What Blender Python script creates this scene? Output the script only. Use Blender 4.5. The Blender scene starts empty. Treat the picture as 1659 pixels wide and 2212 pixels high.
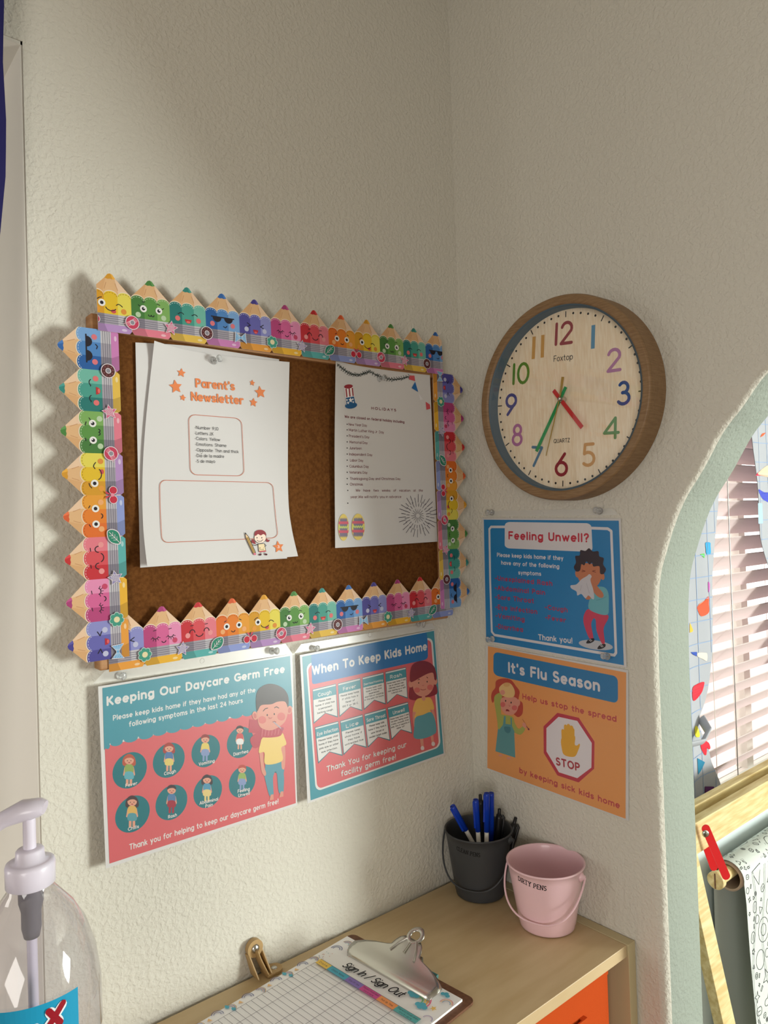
import bpy, bmesh, math, random
from mathutils import Vector, Matrix
from mathutils.geometry import tessellate_polygon
random.seed(4)
R = math.radians
# ------------------------------------------------------------------ camera
FPX, YAW, PITCH, ROLL = 1573.07, 0.874407, 0.015486, -0.031619
CAM = Vector((-0.951547, -0.911421, 1.400078))
IW, IH = 1659, 2212
_d = Vector((math.cos(YAW)*math.cos(PITCH), math.sin(YAW)*math.cos(PITCH), math.sin(PITCH)))
_r = Vector((math.sin(YAW), -math.cos(YAW), 0)); _u = _r.cross(_d)
RT = _r*math.cos(ROLL)+_u*math.sin(ROLL); UP = -_r*math.sin(ROLL)+_u*math.cos(ROLL); DR = _d
scn = bpy.context.scene
C = scn.collection
cd = bpy.data.cameras.new('camera'); cam = bpy.data.objects.new('camera', cd); C.objects.link(cam)
cam.matrix_world = Matrix(((RT.x, UP.x, -DR.x, CAM.x), (RT.y, UP.y, -DR.y, CAM.y), (RT.z, UP.z, -DR.z, CAM.z), (0, 0, 0, 1)))
cd.sensor_fit = 'HORIZONTAL'; cd.sensor_width = 36; cd.lens = 36*FPX/IW; cd.clip_start = .02
scn.camera = cam
# ------------------------------------------------------------------ world, lights, exposure
scn.view_settings.view_transform = 'Standard'; scn.view_settings.look = 'None'
scn.view_settings.gamma = 1; scn.view_settings.use_curve_mapping = False
scn.view_settings.exposure = 0.0
w = bpy.data.worlds.new('sky'); scn.world = w; w.use_nodes = True
w.node_tree.nodes['Background'].inputs[0].default_value = (1.0, .93, .92, 1)
w.node_tree.nodes['Background'].inputs[1].default_value = 3.2
def area(name, loc, target, sx, sy, power, col):
    l = bpy.data.lights.new(name, 'AREA'); l.shape = 'RECTANGLE'; l.size = sx; l.size_y = sy
    l.energy = power; l.color = col
    o = bpy.data.objects.new(name, l); C.objects.link(o); o.location = loc
    o.rotation_euler = (Vector(target)-Vector(loc)).to_track_quat('-Z', 'Z').to_euler()
    return o
area('kitchen_window_light', (2.35, -3.3, 1.05), (-.6, 0, .95), 1.0, 1.2, 176, (.95, 1.0, .95))
area('room_window_light', (-2.7, -2.3, 1.25), (0, -.4, 1.0), 1.2, 1.3, 31, (1.0, .955, .90))
area('doorway_light', (-2.1, .72, 1.15), (-.7, .1, 1.15), .8, 1.4, 15, (1.0, .97, .93))

# ------------------------------------------------------------------ helpers
def ray(x, y): return DR*FPX+RT*(x-IW/2)-UP*(y-IH/2)
def on_y(x, y, Y=0.): v = ray(x, y); return CAM+v*((Y-CAM.y)/v.y)
def on_x(x, y, X=0.): v = ray(x, y); return CAM+v*((X-CAM.x)/v.x)
def on_z(x, y, Z=0.): v = ray(x, y); return CAM+v*((Z-CAM.z)/v.z)
def at_depth(x, y, D): v = ray(x, y); return CAM+v*(D/FPX)
def lin(c): return tuple((v/255/12.92 if v/255 <= .04045 else ((v/255+.055)/1.055)**2.4) for v in c)

def mat(name, col=(200, 200, 200), rough=.6, metal=0, bump=None, spec=.5, noise=None, alpha=None, trans=0, ior=1.45, coat=0, sub=0):
    m = bpy.data.materials.new(name); m.use_nodes = True; nt = m.node_tree; b = nt.nodes['Principled BSDF']
    b.inputs['Base Color'].default_value = (*lin(col), 1); b.inputs['Roughness'].default_value = rough
    b.inputs['Metallic'].default_value = metal; b.inputs['Specular IOR Level'].default_value = spec
    b.inputs['Transmission Weight'].default_value = trans; b.inputs['IOR'].default_value = ior
    b.inputs['Coat Weight'].default_value = coat
    tc = nt.nodes.new('ShaderNodeTexCoord')
    if noise:   # (second colour, scale, stretch xyz, detail)
        c2, sc, st, de = noise
        mp = nt.nodes.new('ShaderNodeMapping'); mp.inputs['Scale'].default_value = st
        nt.links.new(tc.outputs['Object'], mp.inputs[0])
        n = nt.nodes.new('ShaderNodeTexNoise'); n.inputs['Scale'].default_value = sc; n.inputs['Detail'].default_value = de
        nt.links.new(mp.outputs[0], n.inputs['Vector'])
        cr = nt.nodes.new('ShaderNodeValToRGB'); cr.color_ramp.elements[0].position = .35; cr.color_ramp.elements[1].position = .65
        cr.color_ramp.elements[0].color = (*lin(col), 1); cr.color_ramp.elements[1].color = (*lin(c2), 1)
        nt.links.new(n.outputs[0], cr.inputs[0]); nt.links.new(cr.outputs[0], b.inputs['Base Color'])
    if bump:    # (scale, strength, distance)
        n = nt.nodes.new('ShaderNodeTexNoise'); n.inputs['Scale'].default_value = bump[0]; n.inputs['Detail'].default_value = 3
        nt.links.new(tc.outputs['Object'], n.inputs['Vector'])
        bp = nt.nodes.new('ShaderNodeBump'); bp.inputs['Strength'].default_value = bump[1]; bp.inputs['Distance'].default_value = bump[2]
        nt.links.new(n.outputs[0], bp.inputs['Height']); nt.links.new(bp.outputs[0], b.inputs['Normal'])
    return m
def wall_mat(name, col, s=1.0):
    m = mat(name, col, .75, spec=.3); nt = m.node_tree; b = nt.nodes['Principled BSDF']
    tc = nt.nodes.new('ShaderNodeTexCoord')
    n1 = nt.nodes.new('ShaderNodeTexNoise'); n1.inputs['Scale'].default_value = 165; n1.inputs['Detail'].default_value = 3; n1.inputs['Distortion'].default_value = .25
    n2 = nt.nodes.new('ShaderNodeTexNoise'); n2.inputs['Scale'].default_value = 45; n2.inputs['Detail'].default_value = 2
    n3 = nt.nodes.new('ShaderNodeTexNoise'); n3.inputs['Scale'].default_value = 5
    for n in (n1, n2, n3): nt.links.new(tc.outputs['Object'], n.inputs['Vector'])
    cr = nt.nodes.new('ShaderNodeMapRange'); cr.inputs['From Min'].default_value = .36; cr.inputs['From Max'].default_value = .68
    cr.interpolation_type = 'SMOOTHSTEP'
    nt.links.new(n1.outputs[0], cr.inputs['Value'])
    mx = nt.nodes.new('ShaderNodeMath'); mx.operation = 'MULTIPLY_ADD'; mx.inputs[1].default_value = .8
    nt.links.new(n2.outputs[0], mx.inputs[0]); nt.links.new(cr.outputs[0], mx.inputs[2])
    bp = nt.nodes.new('ShaderNodeBump'); bp.inputs['Strength'].default_value = .62*s; bp.inputs['Distance'].default_value = .0011
    nt.links.new(mx.outputs[0], bp.inputs['Height']); nt.links.new(bp.outputs[0], b.inputs['Normal'])
    return m
M = {}
M['wall'] = wall_mat('cream_wall_paint', (214, 210, 198))
M['sage'] = wall_mat('pale_sage_wall_paint', (152, 160, 150))
M['ceil'] = mat('ceiling_paint', (225, 222, 212), .9)
M['jamb'] = mat('white_trim_paint', (220, 215, 205), .6)
M['floor'] = mat('wood_floor', (120, 92, 66), .5, noise=((98, 72, 50), 6, (1, 12, 1), 3))
M['cork'] = mat('cork', (110, 70, 35), .95, spec=.05, noise=((90, 55, 27), 260, (1, 1, 1), 5), bump=(300, .5, .001))
M['frame'] = mat('board_frame_wood', (178, 132, 88), .5, noise=((160, 112, 70), 14, (1, 1, 10), 3))
M['birch'] = mat('birch_laminate', (206, 182, 142), .42, noise=((196, 170, 128), 9, (1, 5, 3), 3))
M['birch2'] = mat('birch_edge', (200, 186, 146), .5)
M['pine'] = mat('pine_wood', (232, 212, 160), .5, noise=((206, 178, 118), 22, (.6, 5, 5), 3))
M['bamboo'] = mat('tan_wood_plastic', (148, 118, 84), .45, noise=((130, 100, 68), 60, (1, 1, 9), 3), bump=(200, .15, .0005))
M['card'] = mat('cardboard', (176, 152, 132), .8)
M['paper'] = mat('white_paper', (211, 209, 208), .65, spec=.3)
M['steel'] = mat('polished_steel', (200, 198, 192), .22, 1)
M['dsteel'] = mat('screw_steel', (150, 148, 145), .3, 1)
M['brownboard'] = mat('hardboard', (118, 78, 54), .6, noise=((100, 64, 44), 180, (1, 1, 1), 3))
M['tan'] = mat('tan_plastic', (178, 146, 98), .45)
M['pink'] = mat('pink_enamel', (240, 202, 210), .3, coat=.3)
M['grey'] = mat('charcoal_enamel', (60, 62, 65), .5)
M['blue'] = mat('blue_pen_plastic', (20, 60, 175), .25)
M['black'] = mat('black_plastic', (22, 22, 24), .35)
M['whitep'] = mat('white_pen_barrel', (225, 222, 214), .35)
M['orange'] = mat('orange_fabric', (192, 76, 28), .85, spec=.1, bump=(900, .4, .0006))
M['slate'] = mat('slate_blue_inner_wall', (78, 96, 108), .5)
M['gold'] = mat('gold_hand', (188, 160, 84), .35, .6)
M['red'] = mat('red_plastic', (200, 44, 46), .4)
M['green'] = mat('green_hand', (30, 150, 82), .4)
M['pump'] = mat('white_pump_plastic', (225, 218, 232), .3, coat=.3)
M['redstrap'] = mat('red_strap', (224, 34, 40), .5)
M['navy'] = mat('navy_curtain', (22, 18, 78), .9)
M['slat'] = mat('white_blind_slat', (204, 188, 186), .45)
M['teal_rubber'] = mat('teal_clip_pad', (70, 120, 116), .6)
M['brick'] = mat('pale_outside_wall', (226, 196, 190), .9)
M['whiteboard'] = mat('white_board', (214, 224, 226), .35)

def glassy(name, op, tint=(255, 255, 255), gl=.08, rough=.08, white=0.):
    m = bpy.data.materials.new(name); m.use_nodes = True; nt = m.node_tree; nt.nodes.clear()
    o = nt.nodes.new('ShaderNodeOutputMaterial'); t = nt.nodes.new('ShaderNodeBsdfTransparent'); t.inputs[0].default_value = (*lin(tint), 1)
    g = nt.nodes.new('ShaderNodeBsdfGlossy'); g.inputs['Roughness'].default_value = rough; g.inputs[0].default_value = (1, 1, 1, 1)
    d = nt.nodes.new('ShaderNodeBsdfDiffuse'); d.inputs[0].default_value = (.85, .85, .82, 1)
    m1 = nt.nodes.new('ShaderNodeMixShader'); m1.inputs[0].default_value = white
    nt.links.new(t.outputs[0], m1.inputs[1]); nt.links.new(d.outputs[0], m1.inputs[2])
    fr = nt.nodes.new('ShaderNodeLayerWeight'); fr.inputs[0].default_value = .5
    pw = nt.nodes.new('ShaderNodeMath'); pw.operation = 'POWER'; pw.inputs[1].default_value = 4
    ma = nt.nodes.new('ShaderNodeMath'); ma.operation = 'MULTIPLY_ADD'; ma.inputs[1].default_value = .8; ma.inputs[2].default_value = gl; ma.use_clamp = True
    nt.links.new(fr.outputs['Facing'], pw.inputs[0]); nt.links.new(pw.outputs[0], ma.inputs[0])
    m2 = nt.nodes.new('ShaderNodeMixShader'); nt.links.new(ma.outputs[0], m2.inputs[0])
    nt.links.new(m1.outputs[0], m2.inputs[1]); nt.links.new(g.outputs[0], m2.inputs[2]); nt.links.new(m2.outputs[0], o.inputs[0])
    return m
M['film'] = glassy('clear_plastic_sleeve', 0, gl=.035, rough=.3)
M['filmstrip'] = glassy('milky_sleeve_binding', 0, gl=.05, rough=.25, white=.38)
M['glass'] = glassy('clock_glass', 0, gl=.05, rough=.02)
M['clear'] = glassy('clear_bottle_plastic', 0, tint=(242, 240, 244), gl=.07, rough=.05, white=.05)
M['pin'] = mat('clear_pin_plastic', (240, 242, 242), .12, trans=.8, ior=1.3)
# flat print: colour comes from the print's own face colours
pm = bpy.data.materials.new('ink_print'); pm.use_nodes = True; nt = pm.node_tree; bs = nt.nodes['Principled BSDF']
at = nt.nodes.new('ShaderNodeAttribute'); at.attribute_name = 'ink'; nt.links.new(at.outputs['Color'], bs.inputs['Base Color'])
bs.inputs['Roughness'].default_value = .6; bs.inputs['Specular IOR Level'].default_value = .25
M['ink'] = pm

def link(name, me, parent=None, label=None, cat=None, group=None, kind=None, loc=None):
    o = bpy.data.objects.new(name, me); C.objects.link(o)
    if loc is not None: o.location = loc
    if parent is not None: o.parent = parent
    for k, v in (('label', label), ('category', cat), ('group', group), ('kind', kind)):
        if v: o[k] = v
    return o
def thing(name, label, cat, loc, group=None): 
    o = link(name, None, None, label, cat, group, None, Vector(loc)); o.empty_display_size = .05; return o

class MB:
    """collects shapes in world coordinates; build() links them as one mesh, local to its parent"""
    def __init__(s): s.v = []; s.f = []; s.m = []; s.c = []; s.sm = []
    def add(s, vs, fs, m=0, c=None, smooth=False):
        b = len(s.v); s.v += [tuple(v) for v in vs]
        for f in fs: s.f.append([b+i for i in f]); s.m.append(m); s.c.append(c); s.sm.append(smooth)
    def box(s, a, b, m=0, rot=None, piv=None):
        vs = [Vector((x, y, z)) for x in (a[0], b[0]) for y in (a[1], b[1]) for z in (a[2], b[2])]
        if rot is not None: p = Vector(piv); vs = [rot @ (v-p)+p for v in vs]
        s.add(vs, [(0, 1, 3, 2), (4, 6, 7, 5), (0, 4, 5, 1), (2, 3, 7, 6), (0, 2, 6, 4), (1, 5, 7, 3)], m); return s
    def tube(s, path, r, n=12, m=0, cap=True, flat=None, closed=False):
        path = [Vector(p) for p in path]; rings = []; N = len(path); up = None
        for i, p in enumerate(path):
            t = (path[(i+1) % N]-path[i-1]) if (closed or 0 < i < N-1) else (path[1]-path[0] if i == 0 else path[-1]-path[-2])
            t.normalize()
            if up is None: up = t.orthogonal().normalized() if flat is None else Vector(flat)
            a = (up-t*up.dot(t)).normalized(); up = a; bb = t.cross(a)
            rr = r[i] if isinstance(r, list) else r
            ra, rb = rr if isinstance(rr, tuple) else (rr, rr)
            rings.append([p+a*math.cos(2*math.pi*k/n)*ra+bb*math.sin(2*math.pi*k/n)*rb for k in range(n)])
        vs = [v for q in rings for v in q]; fs = []
        for i in range(N if closed else N-1):
            j = (i+1) % N
            for k in range(n): fs.append((i*n+k, i*n+(k+1) % n, j*n+(k+1) % n, j*n+k))
        s.add(vs, fs, m, smooth=True)
        if cap and not closed: s.add(rings[0], [tuple(range(n))[::-1]], m); s.add(rings[-1], [tuple(range(n))], m)
        return s
    def lathe(s, prof, o, ax=(0, 0, 1), n=48, m=0, smooth=True):
        ax = Vector(ax).normalized(); a = ax.orthogonal().normalized(); b = ax.cross(a); o = Vector(o)
        vs = [o+ax*h+(a*math.cos(2*math.pi*k/n)+b*math.sin(2*math.pi*k/n))*r for (r, h) in prof for k in range(n)]
        fs = [(i*n+k, i*n+(k+1) % n, (i+1)*n+(k+1) % n, (i+1)*n+k) for i in range(len(prof)-1) for k in range(n)]
        s.add(vs, fs, m, smooth=smooth); return s
    def prism(s, pts, dv, m=0, m2=None):
        pts = [Vector(p) for p in pts]; dv = Vector(dv); n = len(pts)
        tri = tessellate_polygon([pts])
        s.add(pts, [t for t in tri], m); s.add([p+dv for p in pts], [t[::-1] for t in tri], m)
        s.add(pts+[p+dv for p in pts], [(i, (i+1) % n, n+(i+1) % n, n+i) for i in range(n)], m if m2 is None else m2); return s
    def mesh(s, name, mats, off=(0, 0, 0), ink=False, fix=True):
        me = bpy.data.meshes.new(name); off = Vector(off)
        me.from_pydata([tuple(Vector(v)-off) for v in s.v], [], s.f)
        for m in (mats if isinstance(mats, (list, tuple)) else [mats]): me.materials.append(m)
        me.polygons.foreach_set('material_index', s.m); me.polygons.foreach_set('use_smooth', s.sm)
        if ink or any(c is not None for c in s.c):
            at = me.color_attributes.new('ink', 'FLOAT_COLOR', 'CORNER'); buf = []
            for f, c in zip(s.f, s.c): buf += [*(c or (1, 1, 1)), 1.]*len(f)
            at.data.foreach_set('color', buf)
        elif fix:
            bm = bmesh.new(); bm.from_mesh(me); bmesh.ops.recalc_face_normals(bm, faces=bm.faces); bm.to_mesh(me); bm.free()
        me.update(); return me
    def build(s, name, mats, parent=None, bevel=0, fix=True, **kw):
        off = kw.pop('off', None)
        if off is None:
            off = Vector((0, 0, 0)); q = parent
            while q is not None: off = off+Vector(q.location); q = q.parent
        o = link(name, s.mesh(name, mats, off, fix=fix), parent, **kw)
        if parent is None and off.length: o.location = off
        if bevel:
            bv = o.modifiers.new('bevel', 'BEVEL'); bv.width = bevel; bv.segments = 2; bv.limit_method = 'ANGLE'; bv.angle_limit = R(40)
        return o
def copy_tree(o, parent=None, loc=None):
    c = o.copy(); C.objects.link(c); c.parent = parent
    if loc is not None: c.location = loc
    for ch in list(o.children): copy_tree(ch, c)
    return c

# ------------------------------------------------------------------ stroke lettering (drawn by this script, no font file)
def Ar(cx, cy, rx, ry, a0, a1, n=None):
    n = n or max(3, int(abs(a1-a0)/24)+1)
    return [(cx+rx*math.cos(R(a0+(a1-a0)*i/n)), cy+ry*math.sin(R(a0+(a1-a0)*i/n))) for i in range(n+1)]
O_ = lambda cx, cy, rx, ry: Ar(cx, cy, rx, ry, 0, 360, 16)
G = {
'a': (.55, [O_(.27, .34, .27, .34), [(.55, .68), (.55, 0)]]), 'b': (.55, [[(0, 1), (0, 0)], O_(.28, .34, .27, .34)]),
'c': (.48, [Ar(.28, .34, .27, .34, 48, 312)]), 'd': (.55, [[(.55, 1), (.55, 0)], O_(.27, .34, .27, .34)]),
'e': (.54, [[(.03, .34)]+Ar(.27, .34, .27, .34, 0, 305)]), 'f': (.34, [Ar(.32, .8, .2, .2, 75, 180)+[(.12, 0)], [(0, .64), (.32, .64)]]),
'g': (.55, [O_(.27, .34, .27, .34), [(.55, .68)]+Ar(.28, -.06, .27, .22, 0, -150)]), 'h': (.5, [[(0, 1), (0, 0)], Ar(.25, .42, .25, .26, 180, 0)+[(.5, 0)]]),
'i': (.02, [[(.01, .66), (.01, 0)], [(.01, .94), (.01, .95)]]), 'j': (.2, [[(.2, .66)]+Ar(.02, -.1, .18, .18, 0, -90), [(.2, .94), (.2, .95)]]),
'k': (.46, [[(0, 1), (0, 0)], [(.4, .64), (.03, .3)], [(.15, .4), (.45, 0)]]), 'l': (.03, [[(.01, 1), (.01, 0)]]),
'm': (.86, [[(0, .68), (0, 0)], Ar(.215, .44, .215, .24, 180, 0)+[(.43, 0)], Ar(.645, .44, .215, .24, 180, 0)+[(.86, 0)]]),
'n': (.5, [[(0, .68), (0, 0)], Ar(.25, .42, .25, .26, 180, 0)+[(.5, 0)]]), 'o': (.56, [O_(.28, .34, .28, .34)]),
'p': (.55, [[(0, .68), (0, -.3)], O_(.28, .34, .27, .34)]), 'q': (.55, [[(.55, .68), (.55, -.3)], O_(.27, .34, .27, .34)]),
'r': (.34, [[(0, .68), (0, 0)], Ar(.25, .4, .25, .28, 180, 65)]), 's': (.42, [Ar(.21, .51, .19, .17, 35, 250)+Ar(.21, .17, .21, .17, 75, -145)]),
't': (.36, [[(.14, .95)]+Ar(.3, .16, .16, .16, 180, 280), [(0, .66), (.34, .66)]]), 'u': (.5, [[(0, .68)]+Ar(.25, .26, .25, .26, 180, 360), [(.5, .68), (.5, 0)]]),
'v': (.5, [[(0, .68), (.25, 0), (.5, .68)]]), 'w': (.78, [[(0, .68), (.2, 0), (.39, .6), (.58, 0), (.78, .68)]]),
'x': (.46, [[(0, .68), (.46, 0)], [(.46, .68), (0, 0)]]), 'y': (.5, [[(0, .68), (.25, .05)], [(.5, .68), (.16, -.3)]]), 'z': (.44, [[(0, .66), (.44, .66), (0, 0), (.44, 0)]]),
'A': (.7, [[(0, 0), (.35, 1), (.7, 0)], [(.13, .33), (.57, .33)]]), 'B': (.56, [[(0, 0), (0, 1)]+Ar(.3, .76, .22, .24, 90, -90)+[(0, .52)], Ar(.3, .26, .26, .26, 90, -90)+[(0, 0)]]),
'C': (.66, [Ar(.42, .5, .42, .5, 48, 312)]), 'D': (.64, [[(0, 0), (0, 1)]+Ar(.22, .5, .42, .5, 90, -90)+[(0, 0)]]),
'E': (.5, [[(.5, 1), (0, 1), (0, 0), (.5, 0)], [(0, .51), (.44, .51)]]), 'F': (.5, [[(.5, 1), (0, 1), (0, 0)], [(0, .5), (.43, .5)]]),
'G': (.74, [Ar(.42, .5, .42, .5, 50, 350)+[(.82, .45), (.5, .45)]]), 'H': (.62, [[(0, 0), (0, 1)], [(.62, 0), (.62, 1)], [(0, .5), (.62, .5)]]),
'I': (.02, [[(.01, 0), (.01, 1)]]), 'J': (.42, [[(.42, 1)]+Ar(.2, .22, .22, .22, 0, -160)]), 'K': (.56, [[(0, 0), (0, 1)], [(.52, 1), (.02, .42)], [(.16, .56), (.56, 0)]]),
'L': (.46, [[(0, 1), (0, 0), (.46, 0)]]), 'M': (.76, [[(0, 0), (.05, 1), (.38, .25), (.71, 1), (.76, 0)]]), 'N': (.62, [[(0, 0), (0, 1), (.62, 0), (.62, 1)]]),
'O': (.84, [O_(.42, .5, .42, .5)]), 'P': (.54, [[(0, 0), (0, 1)]+Ar(.26, .72, .28, .28, 90, -90)+[(0, .44)]]),
'Q': (.84, [O_(.42, .5, .42, .5), [(.55, .25), (.82, -.05)]]), 'R': (.58, [[(0, 0), (0, 1)]+Ar(.26, .73, .28, .27, 90, -90)+[(0, .46)], [(.27, .46), (.58, 0)]]),
'S': (.54, [Ar(.27, .75, .24, .25, 40, 255)+Ar(.27, .25, .27, .25, 75, -145)]), 'T': (.62, [[(0, 1), (.62, 1)], [(.31, 1), (.31, 0)]]),
'U': (.6, [[(0, 1)]+Ar(.3, .3, .3, .3, 180, 360)+[(.6, 1)]]), 'V': (.64, [[(0, 1), (.32, 0), (.64, 1)]]), 'W': (.96, [[(0, 1), (.24, 0), (.48, .9), (.72, 0), (.96, 1)]]),
'X': (.58, [[(0, 1), (.58, 0)], [(.58, 1), (0, 0)]]), 'Y': (.6, [[(0, 1), (.3, .48), (.6, 1)], [(.3, .48), (.3, 0)]]), 'Z': (.56, [[(0, 1), (.56, 1), (0, 0), (.56, 0)]]),
'0': (.6, [O_(.3, .5, .3, .5)]), '1': (.02, [[(.01, 1), (.01, 0)]]), '2': (.54, [Ar(.27, .72, .25, .28, 165, -28)+[(0, 0), (.54, 0)]]),
'3': (.5, [Ar(.24, .76, .2, .24, 145, -80)+[(.2, .52)], [(.2, .53)]+Ar(.24, .27, .26, .27, 80, -145)]), '4': (.62, [[(.48, 0), (.48, 1), (0, .26), (.62, .26)]]),
'5': (.5, [[(.46, 1), (.1, 1), (.06, .56)]+Ar(.22, .31, .27, .31, 115, -135)]), '6': (.56, [O_(.28, .3, .28, .3), [(.44, 1), (.04, .42)]]),
'7': (.5, [[(0, 1), (.5, 1), (.14, 0)]]), '8': (.52, [O_(.26, .76, .21, .24), O_(.26, .27, .26, .27)]), '9': (.56, [O_(.28, .7, .28, .3), [(.52, .58), (.12, 0)]]),
' ': (.22, []), '.': (.02, [[(.01, 0), (.01, .01)]]), ',': (.05, [[(.05, .03), (.0, -.14)]]), "'": (.04, [[(.02, 1), (.01, .8)]]), '"': (.2, [[(.02, 1), (.02, .8)], [(.18, 1), (.18, .8)]]),
'!': (.03, [[(.02, 1), (.02, .3)], [(.02, .0), (.02, .01)]]), '?': (.46, [Ar(.22, .76, .22, .24, 165, -50)+[(.22, .42), (.22, .3)], [(.22, 0), (.22, .01)]]),
':': (.02, [[(.01, .08), (.01, .09)], [(.01, .55), (.01, .56)]]), '-': (.26, [[(0, .36), (.26, .36)]]), '/': (.36, [[(0, -.05), (.36, 1.05)]]),
}
def star_pts(cx, cy, r, rot=0, k=.42, n=5):
    return [(cx+(r if i % 2 == 0 else r*k)*math.sin(R(rot+i*180/n)), cy+(r if i % 2 == 0 else r*k)*math.cos(R(rot+i*180/n))) for i in range(2*n)]
def smooth_pts(pts, k=5):
    out = []; n = len(pts)
    for i in range(n):
        p0, p1, p2, p3 = pts[i-1], pts[i], pts[(i+1) % n], pts[(i+2) % n]
        for j in range(k):
            t = j/k
            out.append(tuple(.5*((2*p1[a])+(-p0[a]+p2[a])*t+(2*p0[a]-5*p1[a]+4*p2[a]-p3[a])*t*t+(-p0[a]+3*p1[a]-3*p2[a]+p3[a])*t**3) for a in (0, 1)))
    return out

class Canvas:
    """flat ink shapes laid on a surface. fn(u,v,off)->world point. pt(x,y)->(u,v)"""
    LAY = .000020; sub = 0; tint = 1.
    def __init__(s, fn, pt=None, clip=None, base=0.):
        s.fn = fn; s.ptf = pt or (lambda x, y: (x, y)); s.mb = MB(); s.L = 1; s.clip = clip; s.base = base
    def raw(s, pts, col, conv=True):
        if conv: pts = [s.ptf(*p) for p in pts]
        if s.clip: pts = s.clipf(pts)
        if len(pts) < 3: return
        off = s.base+s.L*s.LAY
        P = [s.fn(u, v, off) for u, v in pts]
        if len(pts) <= 3: fs = [tuple(range(len(pts)))]
        elif len(pts) == 4 and not s.clip: fs = [(0, 1, 2, 3)]
        else: fs = tessellate_polygon([[Vector((u, v, 0)) for u, v in pts]])
        s.mb.add(P, fs, 0, tuple(c*s.tint for c in lin(col)))
    def clipf(s, pts):
        for ax, sg, lim in s.clip:
            out = []
            for i in range(len(pts)):
                a, b = pts[i-1], pts[i]; da = sg*(a[ax]-lim); db = sg*(b[ax]-lim)
                if (da >= 0) != (db >= 0):
                    t = da/(da-db); out.append((a[0]+(b[0]-a[0])*t, a[1]+(b[1]-a[1])*t))
                if db >= 0: out.append(b)
            pts = out
            if len(pts) < 3: return []
        return pts
    def up(s, n=1): s.L += n; return s
    def poly(s, pts, col): s.raw(pts, col); s.up()
    def blob(s, pts, col, k=5): s.raw(smooth_pts(pts, k), col); s.up()
    def circ(s, x, y, r, col, n=22, ry=None, rot=0):   # radius in surface units
        u, v = s.ptf(x, y); ry = ry or r; c, d = math.cos(R(rot)), math.sin(R(rot))
        s.raw([(u+r*math.cos(t)*c-ry*math.sin(t)*d, v+r*math.cos(t)*d+ry*math.sin(t)*c) for t in [2*math.pi*i/n for i in range(n)]], col, False); s.up()
    def ell(s, x, y, rx, ry, col, rot=0, n=20):        # radii in picture units
        c, d = math.cos(R(rot)), math.sin(R(rot))
        s.raw([(x+rx*math.cos(t)*c-ry*math.sin(t)*d, y+rx*math.cos(t)*d+ry*math.sin(t)*c) for t in [2*math.pi*i/n for i in range(n)]], col); s.up()
    def line(s, pts, w, col, conv=True, cap=True, sub=0, up=True, closed=False):   # w in surface units
        if conv: pts = [s.ptf(*p) for p in pts]
        sub = sub or s.sub
        if sub and len(pts) > 1:
            q = []
            for a, b in zip(pts, pts[1:]):
                n = max(1, int(math.hypot(b[0]-a[0], b[1]-a[1])/sub))
                q += [(a[0]+(b[0]-a[0])*i/n, a[1]+(b[1]-a[1])*i/n) for i in range(n)]
            pts = q+[pts[-1]]
        if closed: pts = pts+[pts[0]]
        h = w/2; n = len(pts); nr = []
        for i in range(n):
            def dirn(a, b):
                dx, dy = b[0]-a[0], b[1]-a[1]; l = math.hypot(dx, dy) or 1e-9; return dx/l, dy/l
            d1 = dirn(pts[i-1], pts[i]) if i else None; d2 = dirn(pts[i], pts[i+1]) if i < n-1 else None
            nr.append((d1, d2))
        L0 = s.L; e = 0
        for i in range(n-1):
            q1, q2 = nr[i]
            if q1 is not None and q1[0]*q2[0]+q1[1]*q2[1] <= .6: e += .1
            s.L = L0+e
            a, b = pts[i], pts[i+1]; d = nr[i][1]; nx, ny = -d[1]*h, d[0]*h
            def mit(j, e):
                dd1, dd2 = nr[j]
                if dd1 and dd2:
                    c = dd1[0]*dd2[0]+dd1[1]*dd2[1]
                    if c > .6:
                        mx, my = -(dd1[1]+dd2[1]), dd1[0]+dd2[0]; l = math.hypot(mx, my); k = h/max(.3, math.sqrt((1+c)/2)); return mx/l*k, my/l*k
                return nx, ny
            m0, m1 = mit(i, 0), mit(i+1, 1)
            s.raw([(a[0]+m0[0], a[1]+m0[1]), (a[0]-m0[0], a[1]-m0[1]), (b[0]-m1[0], b[1]-m1[1]), (b[0]+m1[0], b[1]+m1[1])], col, False)
        for i in range(n):
            d1, d2 = nr[i]; end = d1 is None or d2 is None
            if (end and cap) or (not end and d1[0]*d2[0]+d1[1]*d2[1] <= .6):
                e += .1; s.L = L0+e
                s.raw([(pts[i][0]+h*math.cos(k*math.pi/5), pts[i][1]+h*math.sin(k*math.pi/5)) for k in range(10)], col, False)
        s.L = L0+(1 if up else 0); s.last = e
    def text(s, t, x0, y0, x1, y1, h, col, w=.16, space=.2, serif=0, shear=0, fit=True, thick=None):
        """baseline from (x0,y0) to (x1,y1) in picture units; h = capital height there in picture units"""
        A0, B0 = s.ptf(x0, y0), s.ptf(x1, y1); T0 = s.ptf(x0, y0-h)
        s.text_uv(t, A0, B0, math.hypot(T0[0]-A0[0], T0[1]-A0[1]), col, w, space, serif, shear)
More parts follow.
